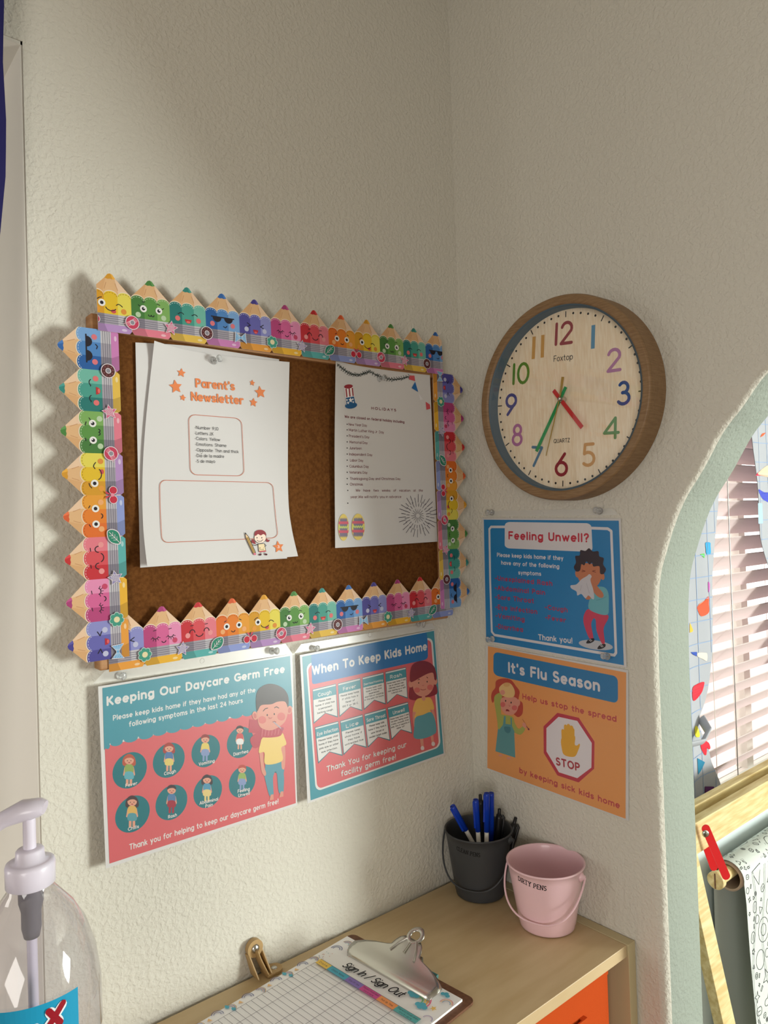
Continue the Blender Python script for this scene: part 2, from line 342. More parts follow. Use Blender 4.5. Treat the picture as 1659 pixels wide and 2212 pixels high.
    def text_uv(s, t, A0, B0, cap, col, w=.16, space=.2, serif=0, shear=0, bold=None):
        dx, dy = B0[0]-A0[0], B0[1]-A0[1]; Wd = math.hypot(dx, dy); dx, dy = dx/Wd, dy/Wd
        space = space+w*.9
        adv = sum(G[c][0] for c in t)+space*(len(t)-1)+w
        k = Wd/adv; x = w/2
        for c in t:
            wd, st = G[c]; Lg = s.L
            for pl in st:
                q = []
                for (a, b) in pl:
                    aa = (x+a)*k+shear*b*cap; bb = (w/2+b*(1-w))*cap
                    q.append((A0[0]+dx*aa-dy*bb, A0[1]+dy*aa+dx*bb))
                s.line(q, w*min(cap, k*1.15), col, conv=False, up=False); s.L += s.last+.1
                if serif:
                    for e in (pl[0], pl[-1]):
                        if e[1] in (0, 1) and (c not in 'SC'):
                            aa = (x+e[0])*k; bb = (w/2+e[1]*(1-w))*cap; z = serif*cap
                            s.line([(A0[0]+dx*(aa-z)-dy*bb, A0[1]+dy*(aa-z)+dx*bb), (A0[0]+dx*(aa+z)-dy*bb, A0[1]+dy*(aa+z)+dx*bb)], w*cap*.6, col, conv=False, up=False); s.L += .3
            s.L = Lg
            x += wd+space
        s.L += 0
    def build(s, name, parent, **kw):
        return s.mb.build(name, M['ink'], parent, fix=False, **kw)

class Sheet(Canvas):
    """canvas on a wall ('A': y=-d, 'B': x=-d) or a level top ('Z': z=d) with relief h(u,v)"""
    def __init__(s, plane, d, crop=(0, 0, 1), h=None, base=0.):
        s.plane = plane; s.d = d; s.crop = crop; s.h = h or (lambda u, v: 0.)
        super().__init__(s.p3, s.p2, base=base)
    def p3(s, u, v, off=0.):
        k = s.d+s.h(u, v)+off
        return Vector((u, -k, v)) if s.plane == 'A' else (Vector((-k, -u, v)) if s.plane == 'B' else Vector((u, v, k)))
    def p2(s, x, y):
        x = s.crop[0]+x/s.crop[2]; y = s.crop[1]+y/s.crop[2]; k = s.d
        for _ in range(4 if s.h(0, 0) is not None else 1):
            if s.plane == 'A': P = on_y(x, y, -k); u, v = P.x, P.z
            elif s.plane == 'B': P = on_x(x, y, -k); u, v = -P.y, P.z
            else: P = on_z(x, y, k); u, v = P.x, P.y
            k = s.d+s.h(u, v)
        return u, v
    def paper(s, top, right, bottom, left, th=.0004, nu=12, nv=16, m=None, name='paper', parent=None, off=0., mt=None, **kw):
        """sheet whose edges follow the given outlines (top/bottom left-to-right, left/right top-to-bottom)"""
        def ev(pl, t):
            x = t*(len(pl)-1); i = min(int(x), len(pl)-2); f = x-i
            if len(pl) > 2:
                p = [pl[max(i-1, 0)], pl[i], pl[i+1], pl[min(i+2, len(pl)-1)]]
                return tuple(.5*(2*p[1][a]+(-p[0][a]+p[2][a])*f+(2*p[0][a]-5*p[1][a]+4*p[2][a]-p[3][a])*f*f+(-p[0][a]+3*p[1][a]-3*p[2][a]+p[3][a])*f**3) for a in (0, 1))
            return tuple(pl[i][a]*(1-f)+pl[i+1][a]*f for a in (0, 1))
        c00, c10, c01, c11 = top[0], top[-1], bottom[0], bottom[-1]; mb = MB()
        for side, o in ((0, off), (1, off-th)):
            vs = []
            for j in range(nv+1):
                for i in range(nu+1):
                    a, b = i/nu, j/nv; T, B, Lf, Rt = ev(top, a), ev(bottom, a), ev(left, b), ev(right, b)
                    x, y = [(1-b)*T[k]+b*B[k]+(1-a)*Lf[k]+a*Rt[k]-((1-a)*(1-b)*c00[k]+a*(1-b)*c10[k]+(1-a)*b*c01[k]+a*b*c11[k]) for k in (0, 1)]
                    u, v = s.p2(x, y); vs.append(s.p3(u, v, o))
            fs = [(j*(nu+1)+i, (j+1)*(nu+1)+i, (j+1)*(nu+1)+i+1, j*(nu+1)+i+1) for j in range(nv) for i in range(nu)]
            if side: fs = [f[::-1] for f in fs]
            mb.add(vs, fs, 0, smooth=True)
        n1 = (nu+1)*(nv+1)
        ring = [i for i in range(nu+1)]+[j*(nu+1)+nu for j in range(1, nv+1)]+[nv*(nu+1)+i for i in range(nu-1, -1, -1)]+[j*(nu+1) for j in range(nv-1, 0, -1)]
        base = 0
        V = mb.v; nn = len(ring); mb.add([V[i] for i in ring]+[V[n1+i] for i in ring], [(i, (i+1) % nn, nn+(i+1) % nn, nn+i) for i in range(nn)])
        return mb.build(name, m or M['paper'], parent, fix=False, **kw)

def rrect(x0, y0, x1, y1, r, n=5):
    """rounded rectangle in whatever units, clockwise from top-left"""
    out = []
    for cx, cy, a in ((x1-r, y0+r, -90), (x1-r, y1-r, 0), (x0+r, y1-r, 90), (x0+r, y0+r, 180)):
        out += [(cx+r*math.cos(R(a+90*i/n)), cy+r*math.sin(R(a+90*i/n))) for i in range(n+1)]
    return out
def quad_map(q, pts):
    """unit-square points (x right, y down) onto a picture quad tl,tr,br,bl"""
    return [tuple((1-y)*((1-x)*q[0][k]+x*q[1][k])+y*((1-x)*q[3][k]+x*q[2][k]) for k in (0, 1)) for x, y in pts]
def rr_quad(q, rx, ry):
    out = []
    for cx, cy, a in ((1-rx, ry, -90), (1-rx, 1-ry, 0), (rx, 1-ry, 90), (rx, ry, 180)):
        out += [(cx+rx*math.cos(R(a+18*i)), cy+ry*math.sin(R(a+18*i))) for i in range(6)]
    return quad_map(q, out)

# ================================================================== THE ROOM
ZF, ZC, XL, YB, XK = -.30, 2.35, -3.2, -3.6, 3.0
JX = -.7205
b = MB(); b.box((JX, 0, ZF), (-.55, .34, ZC)); b.box((-.55, 0, ZF), (.05, .14, ZC)); b.box((-1.75, 0, 1.98), (JX, .14, ZC)); b.box((XL, 0, ZF), (-1.75, .14, ZC))
b.build('wall_left', M['wall'], kind='structure')
b = MB(); b.box((JX-.002, .0015, ZF), (JX, .345, 1.98)); b.box((-1.75, .0015, 1.976), (JX, .1415, 1.98)); b.box((-1.75, .0015, ZF), (-1.748, .1415, 1.98))
b.build('trim_1', M['jamb'], kind='structure')
# right wall with the arch; outline measured on the wall
near = [on_x(x, y, .012) for x, y in ((1456, 2212), (1431, 1635), (1422, 1400), (1422, 1327), (1427, 1247), (1441, 1190), (1460, 1129), (1483, 1075), (1521, 1012), (1563, 934), (1604, 880), (1659, 805))]
AY = near[2].y; arc = [(AY, ZF), (AY, .8), (AY, 1.18)]+[(min(AY, p.y), p.z) for p in near[3:]]
y_e, z_e = arc[-1]
for i in range(1, 13):
    t = i/12; arc.append((y_e-.40*math.sin(t*math.pi/2), z_e+.24*math.sin(t*math.pi/2)+.04*t-0*.1))
ymid = arc[-1][0]-.05
_a = [arc[2]]+[arc[2+i] for i in range(1, len(arc)-2)]; _s = []
for _i in range(len(_a)-1):
    p0, p1, p2, p3 = _a[max(_i-1, 0)], _a[_i], _a[_i+1], _a[min(_i+2, len(_a)-1)]
    for _j in range(4):
        t = _j/4; _s.append(tuple(.5*(2*p1[k]+(-p0[k]+p2[k])*t+(2*p0[k]-5*p1[k]+4*p2[k]-p3[k])*t*t+(-p0[k]+3*p1[k]-3*p2[k]+p3[k])*t**3) for k in (0, 1)))
arc = arc[:2]+_s+[_a[-1]]
arcR = [(2*ymid-y, z) for y, z in arc[::-1]]
hole = arc+arcR
def offs(pl, r):
    out = []
    for i, p in enumerate(pl):
        a = pl[max(i-1, 0)]; c = pl[min(i+1, len(pl)-1)]; dx, dy = c[0]-a[0], c[1]-a[1]; l = math.hypot(dx, dy) or 1
        out.append((p[0]-(-dy/l)*-r*-1 if False else p[0]+(dy/l)*r, p[1]-(dx/l)*r))
    return out
# orientation: walking up the left side then over; outward (into the wall) normal is (+dy,-dx) for y decreasing
def wallring(x, r): return [Vector((x, y, z)) for y, z in offs(hole, r)]
RB = .012; TW = .102
rings = [(RB*(1-math.cos(R(a))), RB*(1-math.sin(R(a)))) for a in (0, 22, 45, 68, 90)]
mb = MB()
o0 = [(p.y, p.z) for p in wallring(0, RB)]
outer = [(YB, ZF), (YB, ZC), (.0, ZC), (.0, ZF)]
poly = [Vector((y, z, 0)) for y, z in (o0+outer)]
tri = tessellate_polygon([poly])
mb.add([(0, p.x, p.y) for p in poly], tri, 0)
o1 = [(p.y, p.z) for p in wallring(TW, .004)]
poly1 = [Vector((y, z, 0)) for y, z in (o1+outer)]
mb.add([(TW, p.x, p.y) for p in poly1], tessellate_polygon([poly1]), 1)
n = len(hole)
vs = []
for x, r in rings: vs += wallring(x, r)
mb.add(vs, [(k*n+i, k*n+i+1, (k+1)*n+i+1, (k+1)*n+i) for k in range(4) for i in range(n-1)], 0, smooth=True)
vs = wallring(RB, 0)+wallring(TW-.004, 0)+wallring(TW, .004)
mb.add(vs, [(k*n+i, k*n+i+1, (k+1)*n+i+1, (k+1)*n+i) for k in range(2) for i in range(n-1)], 1, smooth=True)
mb.add([(0, YB, ZC), (TW, YB, ZC), (TW, 0, ZC), (0, 0, ZC)], [(0, 1, 2, 3)], 0)
mb.build('wall_right', [M['wall'], M['sage']], kind='structure')
# kitchen side: window wall with the opening, far walls
WX0, WX1, WZ0, WZ1 = .62, 1.95, .60, 2.02
b = MB(); b.box((.05, 0, ZF), (WX0, .14, ZC)); b.box((WX1, 0, ZF), (XK, .14, ZC)); b.box((WX0, 0, ZF), (WX1, .14, WZ0)); b.box((WX0, 0, WZ1), (WX1, .14, ZC))
b.build('wall_kitchen', M['sage'], kind='structure')
MB().box((XK, YB, ZF), (XK+.1, .14, ZC)).build('wall_far_right', M['sage'], kind='structure')
MB().box((XL-.1, YB, ZF), (XL, .14, ZC)).build('wall_far_left', M['wall'], kind='structure')
MB().box((XL-.1, YB-.1, ZF), (XK+.1, YB, ZC)).build('wall_back', M['wall'], kind='structure')
MB().box((XL-.1, YB-.1, ZF-.1), (XK+.1, .14, ZF)).box((XL-.1, .14, ZF-.1), (.05, 1.2, ZF)).build('floor', M['floor'], kind='structure')
MB().box((XL-.1, YB-.1, ZC), (XK+.1, .14, ZC+.1)).box((XL-.1, .14, ZC), (.05, 1.2, ZC+.1)).build('ceiling', M['ceil'], kind='structure')
# room beyond the opening in the left wall
b = MB(); b.box((-2.4, 1.1, ZF), (.05, 1.2, ZC)); b.box((-2.5, .14, ZF), (-2.4, 1.2, ZC)); b.box((.0, .14, ZF), (.05, 1.2, ZC))
b.build('wall_beyond', M['wall'], kind='structure')
# window frame and glass
wn = link('window_1', None, kind='structure', loc=Vector((WX0, .10, WZ0)))
b = MB(); fw = .035
for a, c in (((WX0, .085, WZ0), (WX0+fw, .12, WZ1)), ((WX1-fw, .085, WZ0), (WX1, .12, WZ1)), ((WX0+fw, .085, WZ0), (WX1-fw, .12, WZ0+fw)), ((WX0+fw, .085, WZ1-fw), (WX1-fw, .12, WZ1)), (((WX0+WX1)/2-.02, .085, WZ0+fw), ((WX0+WX1)/2+.02, .12, WZ1-fw))): b.box(a, c)
b.build('window_frame', M['jamb'], wn)
for xa, xb in ((WX0+fw, (WX0+WX1)/2-.02), ((WX0+WX1)/2+.02, WX1-fw)):
    MB().box((xa, .1, WZ0+fw), (xb, .104, WZ1-fw)).build('pane', M['glass'], wn)
MB().box((WX0-.3, 1.2, ZF-.1), (XK+1.5, 1.3, .66)).build('garden_wall', M['brick'], label='pale pink outdoor wall seen in slivers between the blind slats', cat='wall')

# ================================================================== CORK BOARD
BX0, BX1, BZ0, BZ1 = -.657, -.0715, 1.2345, 1.6645
cb = thing('cork_board', 'cork notice board in a light wooden frame hung on the left wall', 'notice board', (BX0, 0, BZ0))
MB().box((BX0+.01, -.0135, BZ0+.01), (BX1-.01, -.001, BZ1-.01)).build('cork_panel', M['cork'], cb)
fwid = .020
for a, c in (((BX0, -.0215, BZ1-fwid), (BX1, -.0005, BZ1)), ((BX0, -.0215, BZ0), (BX1, -.0005, BZ0+fwid)), ((BX0, -.0215, BZ0+fwid), (BX0+fwid, -.0005, BZ1-fwid)), ((BX1-.0135, -.0215, BZ0+fwid), (BX1, -.0005, BZ1-fwid))):
    MB().box(a, c).build('frame_rail', M['frame'], cb, bevel=.002)

# ---- die-cut pencil trim
PCOL = {  # dark, mid, light, tip, eraser
'yellow': ((222, 160, 40), (236, 196, 44), (238, 222, 92), (222, 158, 46), (190, 150, 206)),
'green': ((74, 128, 62), (96, 152, 72), (132, 180, 98), (78, 136, 66), (236, 130, 150)),
'teal': ((40, 124, 118), (76, 162, 146), (118, 190, 172), (56, 142, 132), (238, 196, 84)),
'blue': ((42, 98, 168), (84, 140, 204), (126, 172, 224), (56, 108, 180), (214, 134, 194)),
'indigo': ((84, 78, 158), (108, 106, 184), (146, 148, 210), (76, 68, 150), (240, 164, 66)),
'pinkish': ((190, 72, 128), (222, 104, 158), (238, 148, 190), (178, 66, 124), (244, 186, 56)),
'red': ((206, 48, 58), (224, 84, 92), (236, 128, 142), (206, 50, 52), (96, 182, 180)),
'orange': ((234, 116, 42), (238, 134, 44), (240, 164, 56), (224, 98, 52), (150, 164, 222))}
ORDER = ['yellow', 'green', 'teal', 'blue', 'indigo', 'pinkish', 'red', 'orange']
PW = .0502; K = (36, 30, 40)
def pencil(kind, O, S, T, N, clip, parent, P=PW, charm=True):
    """one pencil of the border: card + print. s in [-P/2,P/2], t from 0 (eraser) to .0715 (tip)"""
    h = P/2; dk, md, lt, tp, er = PCOL[kind]
    cl = [(0, 1, clip[0]), (0, -1, clip[1])] if clip else None
    cv = Canvas(lambda u, v, o: O+S*u+T*v+N*(o+.0006), clip=cl); cv.tint = .78
    outl = [(-h+.003, 0), (h-.003, 0), (h, .004), (h, .047)]+[(h-.0014, .0485), (.0052, .0672), (.0028, .0706), (0, .0716), (-.0028, .0706), (-.0052, .0672), (-h+.0014, .0485), (-h, .047), (-h, .004)]
    # card body
    q = outl
    if cl: q = cv.clipf(outl)
    if len(q) > 2:
        n = len(q); tri = tessellate_polygon([[Vector((a, b2, 0)) for a, b2 in q]])
        for o in (0, .0006): cv.mb.add([O+S*a+T*b2+N*o for a, b2 in q], tri, 0, lin((236, 214, 186)))
        cv.mb.add([O+S*a+T*b2+N*o for o in (0, .0006) for a, b2 in q], [(i, (i+1) % n, n+(i+1) % n, n+i) for i in range(n)], 0, lin((226, 206, 180)))
    W1, W2, W3 = (226, 176, 124), (234, 188, 138), (244, 208, 174)
    cv.poly([(-h, .040), (h, .040), (h, .047), (.0052, .0672), (-.0052, .0672), (-h, .047)], W2)
    cv.poly([(-h, .040), (-h*.45, .040), (-.0052, .0672), (-h, .047)], W1)
    cv.poly([(h, .040), (h, .047), (.0052, .0672), (h*.45, .040)], W3)
    for sx in (-.005, .006): cv.line([(sx*1.5, .052), (sx, .060)], .0007, (206, 152, 104))
    cv.poly([(-.0066, .0656), (-.0028, .0706), (0, .0716), (.0028, .0706), (.0066, .0656), (.003, .0645), (0, .0652), (-.003, .0645)], tp)
    cv.poly([(.001, .0712), (.0028, .0706), (.0066, .0656), (.003, .0645)], tuple(min(255, c+26) for c in tp))
    # scalloped body
    r = P/6
    for k, (c, x) in enumerate(((dk, -P/3), (md, 0), (lt, P/3))):
        top = [(x+r*math.cos(R(a)), .0445+.0055*math.sin(R(a))) for a in range(0, 181, 20)]
        cv.raw([(x+r, .0218)]+[(px+0, py+.0012) for px, py in top]+[(x-r, .0218)], (244, 226, 200) if k != 9 else 0)
    cv.up()
    for k, (c, x) in enumerate(((dk, -P/3), (md, 0), (lt, P/3))):
        top = [(x+r*math.cos(R(a)), .0445+.0055*math.sin(R(a))) for a in range(0, 181, 20)]
        cv.raw([(x+r, .0218)]+top+[(x-r, .0218)], c)
    cv.up()
    dash = tuple(int(c*.4+150) for c in lt)
    if kind in ('yellow', 'orange'): dash = tuple(int(c*.72) for c in dk)
    for x in (-P/3, 0, P/3):
        for a in range(14, 170, 26): cv.line([(x+r*.94*math.cos(R(b2)), .0428+.0055*math.sin(R(b2))) for b2 in (a, a+12)], .0006, dash, up=False)
    cv.up()
    # ferrule
    f3 = ((136, 130, 142), (172, 166, 176), (204, 200, 206))
    for k, x in enumerate((-P/3, 0, P/3)): cv.raw([(x-r, .0092), (x+r, .0092), (x+r, .0218), (x-r, .0218)], f3[k])
    cv.up()
    for tt in (.0112, .0138, .0164, .019): cv.line([(-h, tt), (h, tt)], .0006, (104, 98, 116), cap=False, up=False)
    cv.up()
    # eraser
    cv.poly([(-h+.003, .0), (h-.003, .0), (h-.0004, .003), (h-.0004, .0092), (-h+.0004, .0092), (-h+.0004, .003)], er)
    cv.poly([(-h+.003, .0), (-h*.2, 0), (-h*.35, .0092), (-h+.0004, .0092), (-h+.0004, .003)], tuple(int(c*.86) for c in er))
    cv.circ(h*.62, .004, .0034, tuple(int(c*.5+128) for c in er), 12, .0016)
    # faces
    ey = .0345
    def eye(x): cv.circ(x, ey, .0044, (246, 244, 240), 16); cv.circ(x, ey, .0022, K, 12)
    def chk(x, c, y=.0268): cv.circ(x, y, .0034, c, 14)
    white = tuple(int(c*.45+135) for c in lt)
    if kind == 'yellow':
        chk(-.017, (238, 160, 60)); chk(.0155, (230, 150, 62)); eye(-.011); cv.line([(-.0165, .038), (-.014, .0402), (-.011, .041)], .001, K)
        cv.line([(.0065, .0335), (.009, .0352), (.0115, .0345), (.014, .0325)], .001, K); cv.circ(.003, .0255, .003, (214, 84, 84), 14, .0024); cv.line(Ar(-.0, .031, .0066, .005, 195, 330), .001, K)
    elif kind == 'green':
        chk(-.0165, white, .0262); chk(.0165, white, .0262)
        for x in (-.0095, .0105): eye(x); cv.circ(x+.0009, ey+.0009, .0009, (250, 250, 250), 8)
        cv.line(Ar(-.0015, .0278, .0018, .0018, 180, 360)+Ar(.0021, .0278, .0018, .0018, 180, 360), .001, K)
        cv.line([(-.0105, .043), (-.0075, .0432)], .0009, K); cv.line([(.0085, .043), (.012, .042)], .0009, K); cv.line([(-.0135, .037), (-.0158, .0385)], .0008, K); cv.line([(.0148, .037), (.017, .0385)], .0008, K)
    elif kind == 'teal':
        chk(-.0145, (232, 120, 120), .0292); chk(.0145, (232, 120, 120), .0292)
        for x in (-.0095, .0095): cv.line(Ar(x, .034, .0036, .003, 160, 20), .001, K); cv.line([(x-.0032, .035), (x-.0046, .0355)], .0008, K)
        cv.raw([(-.0046, .0292), (.0046, .0292)]+Ar(0, .0285, .0044, .0046, -5, -175), (196, 56, 56)); cv.up(); cv.circ(0, .0258, .0028, (236, 118, 112), 12, .0014)
    elif kind == 'blue':
        chk(-.0155, (228, 124, 132), .0292); chk(.0145, (228, 124, 132), .0292)
        cv.line([(-.0165, .0388), (.0165, .0388)], .0016, K)
        for x in (-.0085, .0085): cv.raw(Ar(x, .0388, .0066, .007, 180, 360), K)
        cv.up(); cv.line([(.0005, .0268), (.0035, .0256), (.0058, .0278)], .0011, K)
    elif kind == 'indigo':
        chk(-.0142, white, .0284); chk(.0142, white, .0284)
        cv.line([(-.0128, .0372), (-.0078, .0342), (-.0126, .0322)], .0011, K); cv.line([(.0128, .0372), (.0078, .0342), (.0126, .0322)], .0011, K)
        cv.raw([(-.004, .0288), (.004, .0288)]+Ar(0, .0284, .0039, .0052, -5, -175), (190, 44, 60)); cv.up(); cv.circ(0, .0252, .0024, (232, 104, 108), 12, .0014)
    elif kind == 'pinkish':
        chk(.0158, (206, 72, 108), .0268)
        for x in (-.0095, .0105):
            cv.line(Ar(x, .0345, .0036, .003, 190, 350), .0009, K)
            for a in (205, 240, 272, 304, 338): cv.line([(x+.0036*math.cos(R(a)), .0345+.003*math.sin(R(a))), (x+.0066*math.cos(R(a)), .0345+.006*math.sin(R(a)))], .0007, K, up=False)
            cv.line([(x-.0025, .0418), (x+.0012, .0424)], .0008, K)
        cv.line(Ar(.0012, .0285, .0028, .0028, 200, 345), .001, K)
    elif kind == 'red':
        chk(-.0158, (242, 156, 156), .0298); chk(.0158, (242, 156, 156), .0298)
        for x in (-.0095, .0105): cv.line(Ar(x, .0325, .0036, .0042, 175, 5), .0011, K); cv.line([(x-.002, .0418), (x+.0018, .0422)], .0009, K)
        cv.line(Ar(.0005, .0312, .0052, .0044, 200, 340), .0011, K)
    else:
        chk(-.0155, (246, 178, 118), .0282); chk(.0165, (246, 178, 118), .0282); eye(-.0095); eye(.009)
        cv.line([(-.0125, .0408), (-.0098, .0424)], .0009, K); cv.line([(.0098, .0424), (.0125, .0408)], .0009, K); cv.line(Ar(.0, .0288, .0028, .0026, 200, 340), .001, K)
    return cv.build('pencil', parent)
CH = {'green': 'donut', 'teal': 'pstar', 'blue': 'choc', 'indigo': 'bow', 'pinkish': 'flower', 'red': 'lstar', 'orange': 'leaf', 'yellow': 'redbow'}
def charm(kind, O, S, T, N, clip, parent, rot=0):
    # printed charm on the joint left of pencil `kind`
    cl = [(0, 1, clip[0]), (0, -1, clip[1])] if clip else None
    cv = Canvas(lambda u, v, o: O+S*u+T*v+N*(o+.0028), clip=cl); cv.tint = .78; y = .0145; W = (238, 226, 232)
    k = CH[kind]
    if k in ('donut', 'choc'):
        cv.circ(0, y, .0088, W, 24); cv.circ(0, y, .0079, (206, 66, 96) if k == 'donut' else (92, 48, 46), 24)
        if k == 'donut':
            for i in range(-3, 4): cv.line([(-.005+i*.0018, y-.005+abs(i)*.0008), (.003+i*.0012, y+.006-abs(i)*.001)], .0006, (240, 176, 192), up=False)
            cv.up()
        else:
            for i in range(9): a = i*40*math.pi/180; cv.circ(.0058*math.cos(a), y+.0058*math.sin(a), .0006, (190, 110, 130), 6)
        cv.circ(0, y, .0034, W, 16); cv.circ(0, y, .0026, (150, 146, 156), 16)
    elif k in ('pstar', 'lstar'):
        c = (222, 104, 144) if k == 'pstar' else (150, 142, 186)
        cv.poly(star_pts(0, y, .0098, 8, .5), W); cv.poly(star_pts(0, y, .0086, 8, .5), c)
        for i in range(-2, 3): cv.line([(-.004, y+i*.002-.001), (.004, y+i*.002+.0012)], .0005, W, up=False); cv.line([(i*.0018, y-.004), (i*.0018+.001, y+.005)], .0005, W, up=False)
        cv.up()
    elif k == 'bow':
        cv.poly([(-.0092, y-.0078), (-.001, y-.002), (.001, y-.002), (.0092, y-.0078), (.008, y+.0078), (.001, y+.002), (-.001, y+.002), (-.008, y+.0078)], W)
        cv.poly([(-.0084, y-.0066), (-.001, y-.0015), (.001, y-.0015), (.0084, y-.0066), (.0072, y+.0066), (.001, y+.0015), (-.001, y+.0015), (-.0072, y+.0066)], (104, 172, 222))
        for i in range(-2, 3): cv.line([(-.0072, y+i*.0022), (-.004, y+i*.0016+.0008), (-.0015, y+i*.0008)], .0005, (214, 232, 246), up=False); cv.line([(.0072, y+i*.0022), (.004, y+i*.0016+.0008), (.0015, y+i*.0008)], .0005, (214, 232, 246), up=False)
        cv.up()
    elif k == 'flower':
        for i in range(7): a = i*2*math.pi/7; cv.circ(.0058*math.cos(a), y+.0058*math.sin(a), .0034, (206, 226, 220), 12); 
        for i in range(7): a = i*2*math.pi/7; cv.circ(.0056*math.cos(a), y+.0056*math.sin(a), .0028, (70, 158, 136), 12)
        cv.circ(0, y, .0036, (240, 226, 180), 14)
    elif k == 'leaf':
        cv.blob([(-.009, y-.0078), (-.0085, y+.002), (-.002, y+.0075), (.007, y+.0078), (.009, y+.001), (.004, y-.0065)], W); cv.blob([(-.0082, y-.007), (-.0075, y+.0018), (-.002, y+.0066), (.0063, y+.007), (.0079, y+.001), (.0034, y-.0056)], (46, 140, 112))
        cv.line([(-.0078, y-.0066), (.0055, y+.0056)], .0006, W)
        for t in (.25, .45, .65): x0, y0 = -.0078+.0133*t, y-.0066+.0122*t; cv.line([(x0, y0), (x0, y0+.0042)], .0005, W); cv.line([(x0, y0), (x0+.0042, y0)], .0005, W)
    else:
        for sx in (-1, 1):
            cv.circ(sx*.0056, y-.001, .0052, W, 16); cv.circ(sx*.0056, y-.001, .0045, (206, 46, 70), 16); cv.poly([(0, y+.001), (sx*.0052, y+.0088), (sx*.0015, y+.0075)], (220, 70, 92))
        cv.circ(0, y, .0022, (240, 150, 170), 10)
    cv.build('charm', parent)
def strip(name, label, tip0, tip1, k0, nP, T, dy, clip=(None, None), shift=0.):
    """tips tip0..tip1 (x,z) at pencil index 0 and nP; clip distances before tip0 / after last tip"""
    n = len(k0)
    a = Vector((tip0[0], -dy, tip0[1])); bb = Vector((tip1[0], -dy, tip1[1])); P = (bb-a).length/nP; S = (bb-a).normalized(); T = (Vector(T)-S*Vector(T).dot(S)).normalized(); N = Vector((0, -1, 0))
    th = thing(name, label, 'border trim', a-T*.0716)
    pl = []
    for i, k in enumerate(k0):
        O = a+S*P*i-T*.0716; c = [-9, 9]
        if i == 0 and clip[0] is not None: c[0] = -clip[0]
        if i == n-1 and clip[1] is not None: c[1] = clip[1]
        pl.append(pencil(k, O, S, T, N, c if c != [-9, 9] else None, th, P))
    for i, k in enumerate(k0):
        if i == 0 and shift < 0: continue
        O = a+S*(P*(i-.5)+(shift if i == 0 else 0))-T*.0716; c = None
        if i == 0:
            if clip[0] is None or clip[0] < P/2-.006 and not shift: 
                c = (P/2-(clip[0] or P/2)-shift, 9)
                if clip[0] is None: continue
            O = O
        charm(k, O, S, T, N, c, pl[i])
ky = lambda s: [{'y': 'yellow', 'g': 'green', 't': 'teal', 'b': 'blue', 'i': 'indigo', 'p': 'pinkish', 'r': 'red', 'o': 'orange'}[c] for c in s]
strip('pencil_border_strip', 'border strip of upright smiling pencils along the top of the cork board', (-.6351, 1.7146), (-.0854, 1.7226), ky('ygtbiproygtb'), 11, (0, 0, 1), .0262, (.0165, .0140))
strip('pencil_border_strip', 'border strip of upright smiling colour pencils along the bottom of the cork board', (-.6284, 1.3038), (-.1358, 1.3098), ky('iproygtbipro'), 10, (0, 0, 1), .0222, (.019, .030), -1)
strip('pencil_border_strip', 'border strip of sideways pencils pointing left on the left side of the cork board', (-.6943, 1.2688), (-.6973, 1.6195), ky('iproygtb'), 7, (-1, 0, 0), .0246, (.0215, .0245), .0115)
strip('pencil_border_strip', 'border strip of sideways pencils pointing right on the right side of the cork board', (-.0215, 1.6295), (-.0212, 1.2766), ky('iproygtb'), 7, (1, 0, 0), .0246, (.0245, .0245), .0075)

# ================================================================== PAPERS ON THE BOARD
INK = (28, 26, 30); ORG = (224, 130, 78); WHT = (238, 236, 234)
# blank sheets behind the newsletter, then the newsletter itself
sh = Sheet('A', .0165, (280, 730, 4.337), h=lambda u, v: .004*math.exp(-((v-1.355)/.05)**2))
sh.paper([(55, 42), (600, 80), (1400, 200)], [(1400, 200), (1440, 1200), (1475, 2066)], [(100, 2152), (700, 2110), (1475, 2066)], [(55, 42), (75, 1100), (100, 2152)],
    name='blank_sheet', label='blank white sheet showing to the left behind the newsletter on the cork board', cat='paper')
def hn(u, v):
    b = max(0, (1.46-v)/.105); t = max(0, (v-1.60)/.04)
    return .0015+.014*b*b*(.35+.65*abs((u+.475)/.11)**1.5)+.006*t*t*abs((u+.475)/.11)
nl = Sheet('A', .018, (280, 730, 4.337), h=hn)
nt_ = thing('newsletter_sheet', 'white newsletter page with orange stars pinned on the left of the cork board', 'paper', (-.475, -.018, 1.36))
nl.paper([(232, 26), (450, 92), (700, 142), (980, 178), (1498, 226)], [(1498, 226), (1484, 900), (1487, 1500), (1520, 1790), (1578, 2045)], [(165, 2140), (620, 2118), (1100, 2085), (1578, 2045)], [(232, 26), (150, 800), (120, 1330), (128, 1780), (165, 2140)], name='page', parent=nt_, nu=20, nv=30)
nl.base = .0008
for x, y, r, a in ((483, 328, .0062, 5), (430, 458, .0092, -8), (497, 560, .0046, 10), (1147, 422, .0046, 5), (1222, 510, .0092, -8), (1158, 606, .0066, 5), (1392, 1958, .0088, -4)):
    u, v = nl.p2(x, y); nl.raw(star_pts(u, v, r, a, .48), ORG, False)
nl.up()
nl.text("Parent's", 617, 466, 985, 496, 88, ORG, w=.2, space=.10)
nl.text("Newsletter", 575, 590, 1066, 628, 88, ORG, w=.2, space=.10)
nl.text('3', 1380, 1968, 1403, 1970, 26, WHT, w=.16)
